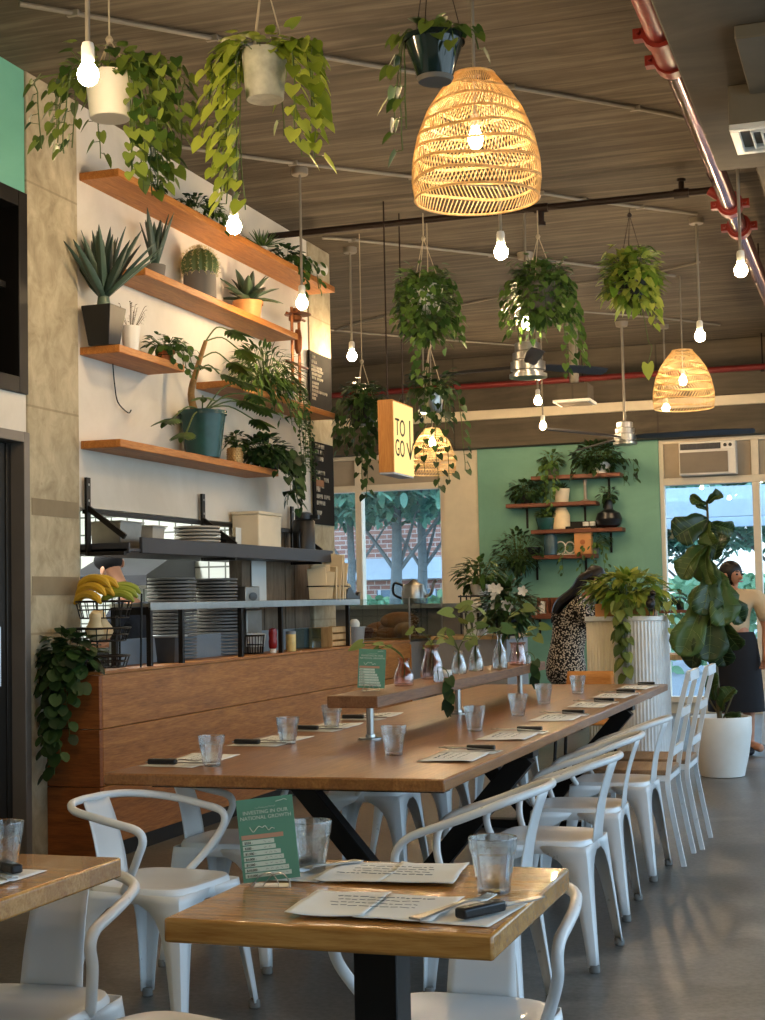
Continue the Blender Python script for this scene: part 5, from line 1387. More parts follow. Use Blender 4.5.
def squash(x, y, z, tilt, lb):
    m = MB(); m.lathe([(.001,0),(.03,.006),(.05,.03),(.052,.055),(.038,.085),(.03,.11),(.032,.14),(.022,.16),(.006,.165)], (0,0,0), 16); o = m.build('squash', M['squash']); o.location = (x,y,z); o.rotation_euler = (.3, tilt, 0)
    tag(o, lb, 'squash', 'squashes in the wire stand')
squash(fx+.03, fy-.17, 1.165, .25, 'left pale butternut squash in the middle wire basket')
squash(fx+.04, fy-.06, 1.165, -.1, 'right pale butternut squash in the middle wire basket')
# bin and small things under the rail
yb = onX(170, 660, -4.06).y; t = thing('food_bin', 'dark grey food bin under the rail shelf between two posts', 'bin', (-4.06, yb, 1.0))
m = MB(); m.lathe([(.075,0),(.08,.004),(.095,.15),(.1,.15),(.1,.16),(.09,.158),(.076,.01),(.001,.008)], (0,0,0), 4, Matrix.Rotation(pi/4,4,'Z')); m.build('body', M['bin'], t, bevel=.006); 
MB().box(-.08,.08,-.08,.08,.15,.165).build('lid', M['lightbin'], t, bevel=.004)
yb = onX(258, 650, -4.06).y; t = thing('wire_basket', 'round grey wire basket of packets under the rail beside the ketchup bottle', 'basket', (-4.08, yb, 1.0))
wire_basket(t, (0,0,.005), .06, .075, .12)
for i in range(6):
    m = MB(); m.box(-.03,.03,-.004,.004,0,.09); m.build('packet', M['paper'], t, loc=(R.uniform(-.02,.02), -.04+.016*i, .05), rot=(R.uniform(-.2,.2), R.uniform(-.2,.2), R.uniform(-.5,.5)))
yb = onX(273, 650, -4.0).y; t = thing('ketchup_bottle', 'red squeeze bottle standing on its white cap under the rail', 'bottle', (-4.0, yb, 1.0))
MB().lathe([(.022,0),(.024,.004),(.022,.03)], (0,0,0), 18).build('cap', M['white'], t); MB().lathe([(.02,.03),(.028,.04),(.03,.08),(.026,.1),(.03,.13),(.026,.165),(.01,.172)], (0,0,0), 20).build('bottle_body', M['ketchup'], t)
yb = onX(291, 648, -4.0).y; t = thing('pickle_jar', 'straight clear jar of pale yellow pickles under the rail', 'jar', (-4.0, yb, 1.0))
MB().lathe([(.034,0),(.036,.004),(.036,.13),(.034,.135)], (0,0,0), 20).build('jar_body', M['mustard'], t); MB().lathe([(.037,.12),(.037,.14),(.001,.141)], (0,0,0), 20).build('rim', M['lightbin'], t)
yb = onX(312, 645, -4.05).y; t = thing('clear_tub', 'clear square tub under the rail near its right end', 'tub', (-4.08, yb, 1.0))
m = MB(); m.box(-.07,.07,-.09,.09,0,.004); m.box(-.07,-.067,-.09,.09,.004,.15); m.box(.067,.07,-.09,.09,.004,.15); m.box(-.067,.067,-.09,-.087,.004,.15); m.box(-.067,.067,.087,.09,.004,.15); m.build('body', M['screen'], t)
yb = onX(334, 640, -4.05).y; t = thing('wooden_crate', 'slatted wooden crate under the right end of the rail shelf', 'crate', (-4.08, yb, 1.0))
for z in (.02, .075, .13): 
    m = MB(); m.box(.085,.095,-.2,.2,z-.02,z+.02); m.box(-.095,-.085,-.2,.2,z-.02,z+.02); m.build('slat', M['palewood'], t)
m = MB(); m.box(-.095,.095,-.21,-.2,0,.15); m.box(-.095,.095,.2,.21,0,.15); m.box(-.095,.095,-.2,.2,0,.008); m.build('end_board', M['palewood'], t)
# steel tissue box on the rail
yb = onX(265, 600, -4.05).y; t = thing('napkin_dispenser', 'steel napkin dispenser with an oval slot behind the rail', 'dispenser', (-4.22, yb, 1.0))
m = MB(); m.box(-.08,.08,-.12,.12,.3,.46); m.box(-.09,.09,-.13,.13,.0,.3); m.build('case', M['pan'], t, bevel=.006)
m = MB(); m.lathe([(.03,0),(.032,.003),(.02,.004)], (0,0,0), 20, Matrix.Translation((.08, 0, .39)) @ Matrix.Rotation(pi/2,4,'Y') @ Matrix.Diagonal((.9,2.2,1,1))); m.build('slot', M['blackplastic'], t)
# paper bags in a holder at the end of the rail
yb = onX(335, 600, -3.98).y; t = thing('bag_holder', 'bundle of upright kraft paper bags in a wire holder at the end of the rail', 'paper bags', (-4.03, yb, 1.36))
m = MB(); m.tube([(-.09,-.22,.0),(.09,-.22,.0),(.09,.22,.0),(-.09,.22,.0)], .005, 5, closed=True); m.tube([(-.09,-.22,.1),(.09,-.22,.1),(.09,.22,.1),(-.09,.22,.1)], .005, 5, closed=True); m.build('holder', M['black'], t)
for i in range(9):
    m = MB(); h = R.uniform(.27,.38)*(1 if i > 3 else .75); m.box(-.07,.07,-.007,.007,0,h); m.build('paper_bag', M['kraft'], t, loc=(R.uniform(-.02,.03), -.19+.045*i, -.005), rot=(R.uniform(-.16,.16), R.uniform(-.14,.14), R.uniform(-.5,.5)), bevel=.003)
t = thing('tape_gun', 'black tape dispenser lying beside the paper bags at the end of the rail', 'tape dispenser', (-3.99, yb+.4, 1.357))
m = MB(); m.prism([(-.16,0),(.16,0),(.16,.06),(.1,.03),(.02,.05),(-.06,.1),(-.13,.09),(-.16,.04)], -.02, .02, Matrix.Rotation(pi/2,4,'Z') @ Matrix.Rotation(pi/2,4,'X')); m.build('body', M['blackplastic'], t, bevel=.006)
m = MB(); m.lathe([(.02,-.016),(.045,-.016),(.045,.016),(.02,.016)], (0,0,0), 20, Matrix.Translation((0,-.09,.08)) @ Matrix.Rotation(pi/2,4,'Y')); m.build('tape_roll', M['kraft'], t)
# grey bucket after the rail
yb = onX(362, 640, -3.98).y; t = thing('gray_bucket', 'small grey bucket on the counter past the end of the rail', 'bucket', (-4.06, yb+.05, 1.0))
m = MB(); m.lathe([(.07,0),(.073,.004),(.085,.13),(.09,.13),(.09,.14),(.08,.138),(.07,.01),(.001,.008)], (0,0,0), 24); m.build('body', M['lightbin'], t)
MB().lathe([(.03,.08),(.045,.16),(.04,.18),(.02,.2)], (0,0,0), 14).build('towel', M['paper'], t)
# display case further along
yd = onX(378, 640, CX).y; ye = onX(440, 650, CX).y
t = thing('pastry_case', 'glass pastry case with baked goods at the far end of the counter', 'display case', (CX-.3, 12.42, 0))
m = MB(); m.box(-.3, .3, 0, 1.0, 0, .98); m.build('case_base', M['case'], t, bevel=.004)
m = MB(); m.box(.02, .305, -.006, 0, .35, .96); m.build('orange_front', M['orangewood'], t)
m = MB(); m.box(-.3, .3, -.01, 1.01, .98, 1.0); m.build('case_top', M['steel'], t)
m = MB(); m.box(.29, .296, 0, 1.0, 1.0, 1.36); m.box(-.3, .29, 0, .006, 1.0, 1.36); m.build('glass_screen', M['screen'], t)
m = MB()
for (x, y) in ((.293,.003),(.293,.997),(-.293,.003)): m.box(x-.006,x+.006,y-.006,y+.006,1.0,1.37)
m.build('corner_post', M['steel'], t)
def pastry(x, y, z, kind, label):
    if kind == 'loaf':
        m = MB(); m.ball((0,0,.04), .06, .12, .055, 14, 10, fn=lambda a,t_: 1+.05*math.sin(5*a)); o = m.build('bread_loaf', M['bread'])
    elif kind == 'croissant':
        m = MB(); n = 14; m.tube([(.07*math.cos(a), .07*math.sin(a), .028) for a in [pi*(.1+.8*i/n) for i in range(n+1)]], [.008+.024*math.sin(pi*i/n)*(1+.15*(i%2)) for i in range(n+1)], 10); o = m.build('croissant', M['bread'])
    else:
        m = MB(); m.lathe([(.03,0),(.035,.03),(.045,.04),(.035,.06),(.001,.068)], (0,0,0), 16, None, lambda a,z_,i: 1+.06*math.sin(6*a)); o = m.build('muffin', M['berry'])
    o.location = (x,y,z); o.scale = (1.5,1.5,1.5); o.rotation_euler = (0,0,R.uniform(0,6)); tag(o, label, 'pastry', 'pastries in the glass case')
bx_, by_ = CX-.3, 12.42
wl = ['front left','front middle','front right','middle left','middle','middle right','rear left','rear middle']
i = 0
tr_ = MB(); tr_.box(-.27,.28,.06,.88,1.0,1.012); tr_.build('tray', M['orangewood'], t)
for j in range(3):
    for k in range(3):
        if i >= 8: break
        pastry(bx_-.17+.18*k, by_+.2+.24*j, 1.013, ['muffin','croissant','loaf'][(j+k)%3], 'baked pastry at the %s of the tray in the glass case' % wl[i]); i += 1
pastry(bx_+.08, by_+.4, 1.1, 'loaf', 'round brown loaf piled on top of the other pastries in the glass case')
# espresso-style kettle
p = atD(414, 604, 14.2); t = thing('steel_kettle', 'shiny steel kettle behind the pastry case in front of the window', 'kettle', (p.x, p.y, p.z))
m = MB(); m.lathe([(.1,0),(.11,.01),(.12,.1),(.1,.18),(.05,.2),(.02,.23),(.001,.235)], (0,0,0), 24); m.build('body', M['steel'], t)
m = MB(); m.tube(smooth_path([(.1,0,.06),(.17,0,.1),(.2,0,.2),(.23,0,.22)],4), .016, 8); m.build('spout', M['steel'], t)
m = MB(); m.tube(smooth_path([(-.09,0,.17),(-.19,0,.2),(-.2,0,.1),(-.11,0,.05)],4), .012, 8); m.build('handle', M['blackplastic'], t)
t2 = thing('service_counter', 'long back service counter under the left window', 'counter', (p.x-.4, p.y+.2, 0)); pz_ = p.z
MB().box(-2.2, 1.0, -.2, .3, 0, pz_-.04).build('base', M['case'], t2, bevel=.004); MB().box(-2.22, 1.02, -.34, .32, pz_-.04, pz_).build('top', M['steel'], t2)
# striped cutlery tub and plants beside it
p = atD(475, 628, 13.2); t = thing('striped_tub', 'striped tub of pale wrapped cutlery beside the pastry case', 'tub', (p.x, p.y, 1.02))
m = MB(); m.lathe([(.09,0),(.1,.004),(.11,.2),(.1,.2),(.09,.01),(.001,.01)], (0,0,0), 24); m.build('body', M['galv'], t)
for k in range(12):
    a = 2*pi*k/12; MB().bar((.096*math.cos(a), .096*math.sin(a), .004), (.112*math.cos(a), .112*math.sin(a), .2), .02, .004, (math.cos(a), math.sin(a), 0)).build('stripe', M['bin'], t)
for k in range(7): MB().ball((R.uniform(-.06,.06), R.uniform(-.06,.06), .23+R.uniform(0,.05)), .032, .032, .05, 10, 8).build('wrapped_roll', M['white'], t)
t2 = thing('end_cabinet', 'grey cabinet carrying the striped tub and plants beyond the long table', 'cabinet', (p.x+.02, p.y+.25, 0))
MB().box(-.36, .3, -.4, .4, 0, .99).build('body', M['case'], t2, bevel=.004); MB().box(-.38, .32, -.42, .42, .99, 1.02).build('top', M['palewood'], t2, bevel=.004)
p = atD(480, 590, 13.9); t = thing('plant_rack', 'dark wire rack carrying a leafy plant in front of the teal wall', 'rack', (p.x, p.y, 1.02))
m = MB()
for x in (-.16,.16):
    for y in (-.1,.1): m.tube([(x,y,0),(x,y,.36)], .008, 6)
m.build('post', M['black'], t); m = MB(); m.box(-.18,.18,-.12,.12,.16,.17); m.box(-.18,.18,-.12,.12,.34,.355); m.build('shelf_board', M['darkgray'], t)
t = thing('potted_plant', 'leafy green plant in a white trough on top of the dark wire rack', 'plant', (p.x, p.y, 1.376))
pot(t, .09, .08, .1, M['white']); bush(t, (0,0,.2), .22, .16, .14, 200, .09, .045, 'oval', 'mid')
p = atD(508, 636, 12.9); t = thing('potted_plant', 'big dark leafy plant with white flowers beyond the end of the riser', 'plant', (p.x, p.y, 1.02))
pot(t, .11, .09, .14, M['blackpot']); bush(t, (0,0,.26), .24, .2, .2, 260, .11, .06, 'heart', 'deep')
m = MB()
for i in range(7):
    c_ = V((R.uniform(-.16,.2), -.16, R.uniform(.24,.5)))
    m = MB()
    for k in range(5): m.leaf(c_, (math.cos(k*1.26), -.3, math.sin(k*1.26)), (0,-1,0), .05, .035, 'oval', 0)
    m.build('flower', M['white'], t)
# cook behind the fruit stand
# ---------------------------------------------------------------- people
def skinned(name, pts, edges, mat, parent, sub=2, root=0):
    me = bpy.data.meshes.new(name); me.from_pydata([p[0] for p in pts], edges, []); me.materials.append(mat)
    o = bpy.data.objects.new(name, me); C.objects.link(o); o.parent = parent
    k = o.modifiers.new('skin', 'SKIN'); k.use_smooth_shade = True; k.branch_smoothing = .6
    for i, p in enumerate(pts):
        r = p[1]; me.skin_vertices[0].data[i].radius = (r, r) if not isinstance(r, tuple) else r
        me.skin_vertices[0].data[i].use_root = (i == root)
    s = o.modifiers.new('sub', 'SUBSURF'); s.levels = sub; s.render_levels = sub
    return o
def head_parts(t, hc, face, up=V((0,0,1)), s=1., mats='skin'):
    """eyes, mouth at a head centred at hc looking along face"""
    f = V(face).normalized(); x = f.cross(up).normalized(); u = x.cross(f)
    for sx in (-1, 1):
        m = MB(); c = V(hc)+f*.078*s+x*sx*.031*s+u*.008*s; m.ball(c, .011*s, .011*s, .008*s, 8, 6); m.build('eye', M['blackplastic'], t)
        m = MB(); m.tube([c+u*.022*s-x*.016*s, c+u*.028*s+f*.004, c+u*.02*s+x*.018*s], .004*s, 5); m.build('eyebrow', M['hair'], t)
    m = MB(); c = V(hc)+f*.083*s-u*.052*s; m.tube([c-x*.022*s, c+f*.006*s, c+x*.022*s], .006*s, 6); m.build('lips', plain('lips', '#8d4f46', .5), t)
def body(t, J, skin):
    """J: dict of joints in local space -> continuous body mesh"""
    h = V(J['head']); f = V(J['face']).normalized(); n = V(J['neck']); u = (h-n).normalized()
    pts = []; ed = []
    def add(co, r, frm=None):
        pts.append((V(co), r)); i = len(pts)-1
        if frm is not None: ed.append((frm, i))
        return i
    pel = add(J['pelvis'], (.155,.115)); w = add(J['waist'], (.13,.1), pel); ch = add(J['chest'], (.15,.115), w)
    nb = add(V(J['neck']), .058, ch); nk = add(n+u*.06, .052, nb)
    jaw = add(h-u*.07+f*.022, (.062,.066), nk); hd = add(h+f*.004, (.075,.088), jaw); cr = add(h+u*.075-f*.01, (.062,.07), hd)
    ns = add(h+f*.088-u*.012, .014, hd); add(h+f*.112-u*.03, .011, ns)
    for s in ('l', 'r'):
        sh = add(J['sh_'+s], .062, ch); el = add(J['el_'+s], .043, sh); wr = add(J['wr_'+s], .029, el)
        d = (V(J['wr_'+s])-V(J['el_'+s])).normalized(); pm = add(V(J['wr_'+s])+d*.055, (.038,.02), wr)
        side = d.cross(f).normalized(); fo = side.cross(d).normalized()
        for k in range(4):
            b0 = add(V(J['wr_'+s])+d*.095+fo*(.03-.02*k), .0095, pm); b1 = add(V(J['wr_'+s])+d*(.135-.006*abs(k-1.3))+fo*(.033-.022*k)+side*.006, .0085, b0); add(V(J['wr_'+s])+d*(.168-.01*abs(k-1.3))+fo*(.033-.022*k)+side*.02, .0075, b1)
        th = add(V(J['wr_'+s])+d*.05+fo*.042, .011, pm); add(V(J['wr_'+s])+d*.085+fo*.055+side*.01, .009, th)
        hp = add(J['hip_'+s], .095, pel); kn = add(J['kn_'+s], .062, hp); an = add(J['an_'+s], .04, kn)
        add(V(J['an_'+s])+V((f.x,f.y,0)).normalized()*.15+V((0,0,-.035)), .035, an)
    o = skinned('body', pts, ed, skin, t)
    x = f.cross(u).normalized()
    for s in (-1, 1):
        m = MB(); m.ball((0,0,0), .012, .03, .032, 8, 6); e = m.build('ear', skin, t); e.location = h + x*s*.083 - f*.008 - u*.008; e.rotation_euler = (0,0,math.atan2(f.y,f.x)-pi/2)
    return o
# server in cream blouse behind the fig
p = onY(736, 700, 12.9)
t = thing('person', 'server in a cream puff-sleeved blouse and black skirt standing behind the potted fig', 'person', (p.x, 12.9, 0))
hz = atD(737, 575, 13.1).z
J = dict(pelvis=(0,0,.93), waist=(0,0,1.08), chest=(0,.01,1.26), neck=(0,.015,1.40), head=(.015,-.0,hz-.01), face=(.7,-.65,0),
    sh_l=(.18,.01,1.33), el_l=(.27,.03,1.07), wr_l=(.255,-.03,.86), sh_r=(-.18,.01,1.33), el_r=(-.29,-.02,1.1), wr_r=(-.2,-.2,.98),
    hip_l=(.09,0,.88), kn_l=(.1,-.01,.48), an_l=(.1,.02,.09), hip_r=(-.09,0,.88), kn_r=(-.1,-.01,.48), an_r=(-.11,.02,.09))
body(t, J, M['skin']); head_parts(t, J['head'], J['face'])
skinned('blouse', [((0,0,.98),(.165,.125)),((0,0,1.1),(.155,.12)),((0,.01,1.26),(.17,.13)),((0,.015,1.36),(.09,.075)),((.19,.01,1.33),.09),((.27,.02,1.2),.1),((.285,.03,1.09),.075),((-.19,.01,1.33),.09),((-.28,.0,1.2),.1),((-.3,-.02,1.11),.075)],
    [(0,1),(1,2),(2,3),(2,4),(4,5),(5,6),(2,7),(7,8),(8,9)], M['blouse'], t)
m = MB(); m.lathe([(.165,1.02),(.19,.95),(.21,.8),(.23,.5),(.235,.36),(.225,.36),(.2,.6)], (0,0,0), 24, Matrix.Diagonal((1,.78,1,1)), lambda a,z,i: 1+.03*math.sin(7*a)*(1.1-z)); m.build('skirt', M['blackcloth'], t)
hd = V(J['head'])
m = MB(); m.ball(hd+V((-.028,.03,.03)), .098, .098, .1, 16, 12); m.build('hair', M['hair'], t)
m = MB(); m.tube(smooth_path([hd+V((-.06,.05,.02)), hd+V((-.07,.07,-.1)), hd+V((-.04,.06,-.22)), hd+V((.0,.05,-.3))],4), [.07-.0035*i for i in range(13)], 10); m.build('ponytail', M['hair'], t)
for s in (-1,1):
    m = MB(); m.ball((s*.1,-.06,.035), .045, .11, .035, 10, 6); m.build('shoe', M['blackcloth'], t)
# customer in animal print
p = onY(571, 640, 15.2)
t = thing('person', 'long-haired customer in a black and white animal-print dress leaning towards the planter', 'person', (p.x, 15.2, 0))
q = atD(601, 577, 15.4); hx = q.x-p.x; hz = q.z
J = dict(pelvis=(-.04,0,.92), waist=(0,0,1.06), chest=(.08,0,1.23), neck=(.19,-.01,1.37), head=(hx,-.03,hz-.01), face=(.85,-.25,-.45),
    sh_l=(.13,.17,1.30), el_l=(.26,.2,1.06), wr_l=(.46,.12,1.08), sh_r=(.12,-.17,1.30), el_r=(.25,-.2,1.05), wr_r=(.44,-.14,1.06),
    hip_l=(-.08,.09,.87), kn_l=(-.05,.1,.48), an_l=(-.06,.1,.09), hip_r=(-.08,-.09,.87), kn_r=(-.04,-.1,.48), an_r=(-.06,-.1,.09))
body(t, J, M['skinb']); head_parts(t, J['head'], J['face'])
skinned('dress', [((-.04,0,.95),(.19,.19)),((0,0,1.07),(.165,.16)),((.08,0,1.24),(.175,.18)),((.15,0,1.33),.095),((.13,.17,1.30),.085),((.24,.2,1.09),.07),((.37,.16,1.08),.055),((.12,-.17,1.30),.085),((.23,-.2,1.08),.07),((.35,-.17,1.07),.055),((-.06,0,.7),(.23,.22)),((-.06,0,.4),(.26,.25))],
    [(0,1),(1,2),(2,3),(2,4),(4,5),(5,6),(2,7),(7,8),(8,9),(0,10),(10,11)], M['leopard'], t)
hd = V(J['head'])
m = MB(); m.ball(hd+V((-.03,0,.03)), .105, .1, .1, 16, 12); m.build('hair', M['hair'], t)
for k in range(9):
    y = -.12+.03*k
    m = MB(); m.tube(smooth_path([hd+V((-.05,y*.5,.05)), hd+V((-.15,y*.9,0)), V((.06,y,1.40)), V((-.1,y,1.27)), V((-.17,y*1.05,1.08+.03*(k%3)))],4), [.04]*8+[.045]*4+[.04,.034,.026,.016,.006], 8); m.build('hair_lock', M['hair'], t)
for s in (-1,1):
    m = MB(); m.ball((-.0,s*.1,.035), .12, .045, .035, 10, 6); m.build('shoe', M['blackcloth'], t)
# cook bent over behind the pass
p = onX(118, 575, -4.95)
t = thing('person', 'cook in navy shirt and black cap seen from behind below the pass shelf', 'person', (p.x, p.y, 0))
hq = onX(109, 566, -4.95); hx, hy, hz = 0, hq.y-p.y, hq.z
J = dict(pelvis=(.14,.05,.92), waist=(.15,.05,1.06), chest=(.11,.04,1.24), neck=(.05,.03,1.40), head=(-.05,.0,hz), face=(-.75,.55,-.4),
    sh_l=(.1,-.15,1.33), el_l=(.0,-.2,1.12), wr_l=(-.2,-.1,1.08), sh_r=(.1,.23,1.33), el_r=(.0,.28,1.12), wr_r=(-.2,.16,1.08),
    hip_l=(.14,-.05,.87), kn_l=(.12,-.05,.48), an_l=(.14,-.05,.09), hip_r=(.14,.15,.87), kn_r=(.12,.15,.48), an_r=(.14,.15,.09))
body(t, J, M['skin']); head_parts(t, J['head'], J['face'])
skinned('shirt', [((.14,.05,.95),(.15,.16)),((.15,.05,1.07),(.14,.15)),((.11,.04,1.24),(.15,.17)),((.07,.035,1.345),.085),((.1,-.15,1.33),.085),((.02,-.19,1.15),.07),((.1,.23,1.33),.085),((.02,.27,1.15),.07)],
    [(0,1),(1,2),(2,3),(2,4),(4,5),(2,6),(6,7)], M['navy'], t)
skinned('trousers', [((.14,.05,.9),(.14,.165)),((.14,-.05,.84),.11),((.12,-.05,.48),.085),((.14,-.05,.1),.075),((.14,.15,.84),.11),((.12,.15,.48),.085),((.14,.15,.1),.075)], [(0,1),(1,2),(2,3),(0,4),(4,5),(5,6)], M['blackcloth'], t)
hd = V(J['head'])
m = MB(); m.ball(hd+V((-.03,.01,.04)), .1, .096, .075, 16, 12); m.build('cap', M['blackcloth'], t)
m = MB(); m.tube(smooth_path([(.03,-.05,1.40),(.085,-.03,1.42),(.1,.03,1.425),(.08,.09,1.41),(.03,.1,1.395),(-.02,.03,1.37)],4,True), .011, 6, closed=True); m.build('apron_strap', M['white'], t)

# ---------------------------------------------------------------- potted fiddle-leaf fig
p = onZ(720, 779, 0); t = thing('fiddle_leaf_fig', 'tall fiddle-leaf fig in a large round off-white pot on the floor at right', 'plant', (p.x, p.y+.19, 0))
dF = (CM @ (V((p.x, p.y+.19, .5))-O0)).z; sc_ = F/dF; h0 = atD(722, 716, dF).z
print('fig', p, dF, sc_, h0)
m = MB(); m.lathe([(.14,0),(.16,.006),(.197,.16),(.222,h0*.75),(.224,h0-.01),(.22,h0),(.2,h0),(.19,h0-.05),(.001,h0-.05)], (0,0,0), 36); m.build('pot', M['white'], t)
MB().lathe([(.19,h0-.05),(.15,h0-.03),(.001,h0-.025)], (0,0,0), 24).build('soil', M['soil'], t)
def FP(px, py, dy=0): q = atD(px, py, dF); return V((q.x-t.location.x, q.y-t.location.y+dy, q.z))
m = MB(); m.tube(smooth_path([FP(720,722), FP(716,670), FP(712,610), FP(709,550), FP(707,500)],5), [.02-.0006*i for i in range(21)], 8)
m.tube(smooth_path([FP(724,722), FP(706,690), FP(716,660)],5), .008, 6); m.tube(smooth_path([FP(722,722), FP(735,690)],5), .007, 6); m.build('trunk', M['stem'], t)
ml = MB()
FL = [(706,504,690,495,.1,.10,0),(707,504,723,495,.11,.11,-.05),(706,510,697,506,.05,.05,-.1),(707,519,676,538,.30,.30,-.1),(707,520,703,540,.2,.22,.05),(708,521,716,545,.2,.2,-.15),(709,524,733,530,.2,.15,.05),
  (707,545,684,580,.28,.24,-.1),(709,543,715,585,.3,.26,-.18),(710,568,732,612,.32,.2,-.12),(709,560,704,615,.36,.3,-.2),(710,572,728,625,.38,.32,-.2),(711,588,744,622,.32,.22,-.05),(709,590,684,655,.42,.32,-.2),(711,595,712,660,.42,.34,-.22),(712,600,742,648,.36,.3,-.12),
  (712,612,694,668,.36,.28,-.1),(714,625,728,665,.3,.26,-.1),(715,700,714,670,.2,.16,-.12),(722,712,736,688,.2,.17,-.05),(724,716,740,720,.18,.14,-.1),(714,560,720,530,.22,.2,.15),(711,610,690,600,.3,.26,.15)]
def figleaf(b, tip, L, W, ty):
    d = (tip-b).normalized(); L = max((tip-b).length, L*.8)
    up = V((R.uniform(-.75,.75),-1,R.uniform(-.2,.8))); x = d.cross(up).normalized(); n = x.cross(d)
    prof = [(0,.08),(.08,.42),(.2,.62),(.34,.66),(.46,.68),(.6,.86),(.74,1.),(.86,.92),(.95,.6),(1,.1)]
    vs = []; fs = []
    for t_, w in prof:
        c_ = b+d*(L*t_)+n*(.05*math.sin(pi*t_))+V((0,ty*t_,0))
        for k in (-1,-.5,0,.5,1): vs.append(c_+x*(k*W*w/2)+n*(.035*abs(k)+.018*math.sin(t_*15+k*3)*abs(k)))
    for i in range(len(prof)-1):
        for j in range(4): fs.append((i*5+j, i*5+j+1, i*5+j+6, i*5+j+5))
    ml.add(vs, fs); mr.tube([V(vs[i*5+2])+n*.004 for i in range(len(prof))], [.004-.0003*i for i in range(len(prof))], 4)
    for i in range(2, 8):
        for k in (0, 4): mr.tube([V(vs[i*5+2])+n*.003, V(vs[i*5+(1 if k == 0 else 3)])+n*.004+d*.02, V(vs[min(i+1,9)*5+k])+n*.002], .0015, 3)
mr = MB()
for a in FL: figleaf(FP(a[0],a[1]), FP(a[2],a[3]), a[4]*.9, a[5]*.8, a[6])
ml.build('foliage', M['fig'], t, solid=.002); mr.build('leaf_veins', plain('fig_vein', '#6f8048', .5), t)

# ---------------------------------------------------------------- corrugated planter stand with pothos and bird
dP = 12.7; c0 = atD(639, 616, dP); rr_ = 27*dP/F; zt = c0.z
t = thing('planter_stand', 'corrugated metal planter stand, warm light tinted into its left face and galvanised drum at right', 'planter', (c0.x, c0.y+.1, 0))
m = MB(); m.lathe([(rr_,0),(rr_,zt-.04)], (0,0,0), 240, None, lambda a,z,i: 1+.012*math.sin(48*a)); m.build('drum', M['galv'], t)
xw0 = atD(583, 650, dP).x-c0.x
m = MB(); n = 120
def cp(u, v): return (xw0+u*(-xw0+.05), -.06+.006*math.sin(u*2*pi*20), v*(zt-.04))
m.grid(cp, n, 1); m.build('warm_lit_face', M['galvwarm'], t, solid=.003)
m = MB(); m.box(xw0, 0, -.05, .5, 0, zt-.04); m.build('body', M['galvwarm'], t)
m = MB(); m.box(xw0-.01, .02, -.08, .51, zt-.04, zt); m.lathe([(.02,zt-.04),(rr_+.012,zt-.04),(rr_+.012,zt),(.02,zt)], (0,0,0), 48); m.build('top_lip', M['galv'], t, bevel=.004)
g = thing('pothos_trough', 'mass of bright variegated pothos growing on top of the corrugated planter', 'plant', (c0.x-.1, c0.y+.12, zt))
m = MB(); m.box(-.28,.22,-.09,.14,0,.11); m.build('trough', M['terralight'], g, bevel=.006)
bush(g, (-.02,.03,.23), .36, .18, .14, 320, .12, .075, 'heart', 'bright')
vines(g, .1, .06, [(4.55,.16,.42),(4.7,.16,.52),(4.4,.16,.36),(4.62,.15,.6),(6.0,.3,.25),(5.2,.12,.2)], .1, .075, 'heart', 'varieg', .05)
c1 = atD(650, 613, dP-.25); b = thing('bird_statue', 'small black bird statue standing on the rim of the corrugated planter', 'statue', (c1.x, c1.y+.1, zt))
m = MB(); m.ball((0,0,.12), .04, .055, .045, 12, 8, Matrix.Rotation(.5,4,'X')); m.ball((0.02,-.05,.19), .026, .03, .026, 10, 8); m.lathe([(.03,0),(.03,.05)], (0,-.01,.12), 8, None)
m.build('body', M['blackplastic'], b)
MB().tube([(.03,-.07,.19),(.05,-.12,.18)], [.012,.002], 6).build('beak', M['blackplastic'], b); MB().bar((-.01,.05,.1),(-.03,.14,.04), .04, .012).build('tail', M['blackplastic'], b)
for s in (-1,1): MB().tube([(s*.018,0,.09),(s*.02,.01,.04),(s*.022,-.005,.004),(s*.022,-.035,.003)], .004, 5).build('leg', M['blackplastic'], b)
# orange plywood chair at the far head of the long table
p = atD(581, 690, 10.75); t = thing('plywood_chair', 'orange plywood chair back showing at the far head of the long table', 'chair', (p.x, p.y+.1, 0), pi)
m = MB(); m.grid(lambda u,v: ((u-.5)*(.40-.06*v), -.2-.05*math.cos((u-.5)*2)-.04*v, .5+.29*v), 10, 6); m.build('backrest', M['orangewood'], t, solid=.012)
MB().box(-.2,.2,-.2,.2,.43,.45).build('seat', M['orangewood'], t, bevel=.006)
for sx in (-1,1):
    for sy in (-1,1): MB().tube([(sx*.17,sy*.17,.43),(sx*.2,sy*.2,0)], .012, 8).build('leg', M['black'], t)
    MB().bar((sx*.15,-.19,.43),(sx*.14,-.235,.56), .02, .012).build('back_strut', M['black'], t)
# wooden trestle table and white stool by the storefront
p = atD(676, 655, 13.9); t = thing('trestle_table', 'pale wooden trestle table against the storefront left of the fig', 'table', (p.x+.05, p.y+.3, 0))
MB().box(-.22,.5,-.25,.3,p.z-.05,p.z).build('tabletop', M['palewood'], t, bevel=.004)
for s in (-.18,.42):
    for yy in (-1,1): MB().bar((s,yy*.05+.02,p.z-.05),(s-.1,yy*.24+.02,0), .05, .03).build('leg', M['palewood'] if yy > 0 else M['seatwood'], t)
p = atD(675, 610, 15.2); t = thing('window_ledge', 'dark wood ledge shelf by the storefront frame with a few small pots', 'shelf', (p.x+.1, p.y, p.z-.03))
MB().box(-.25,.35,-.1,.12,0,.03).build('plank', M['backshelf'], t, bevel=.003); MB().box(-.2,-.18,-.02,.0,-p.z+.03,0).box(.28,.3,-.02,0,-p.z+.03,0).build('leg', M['black'], t)
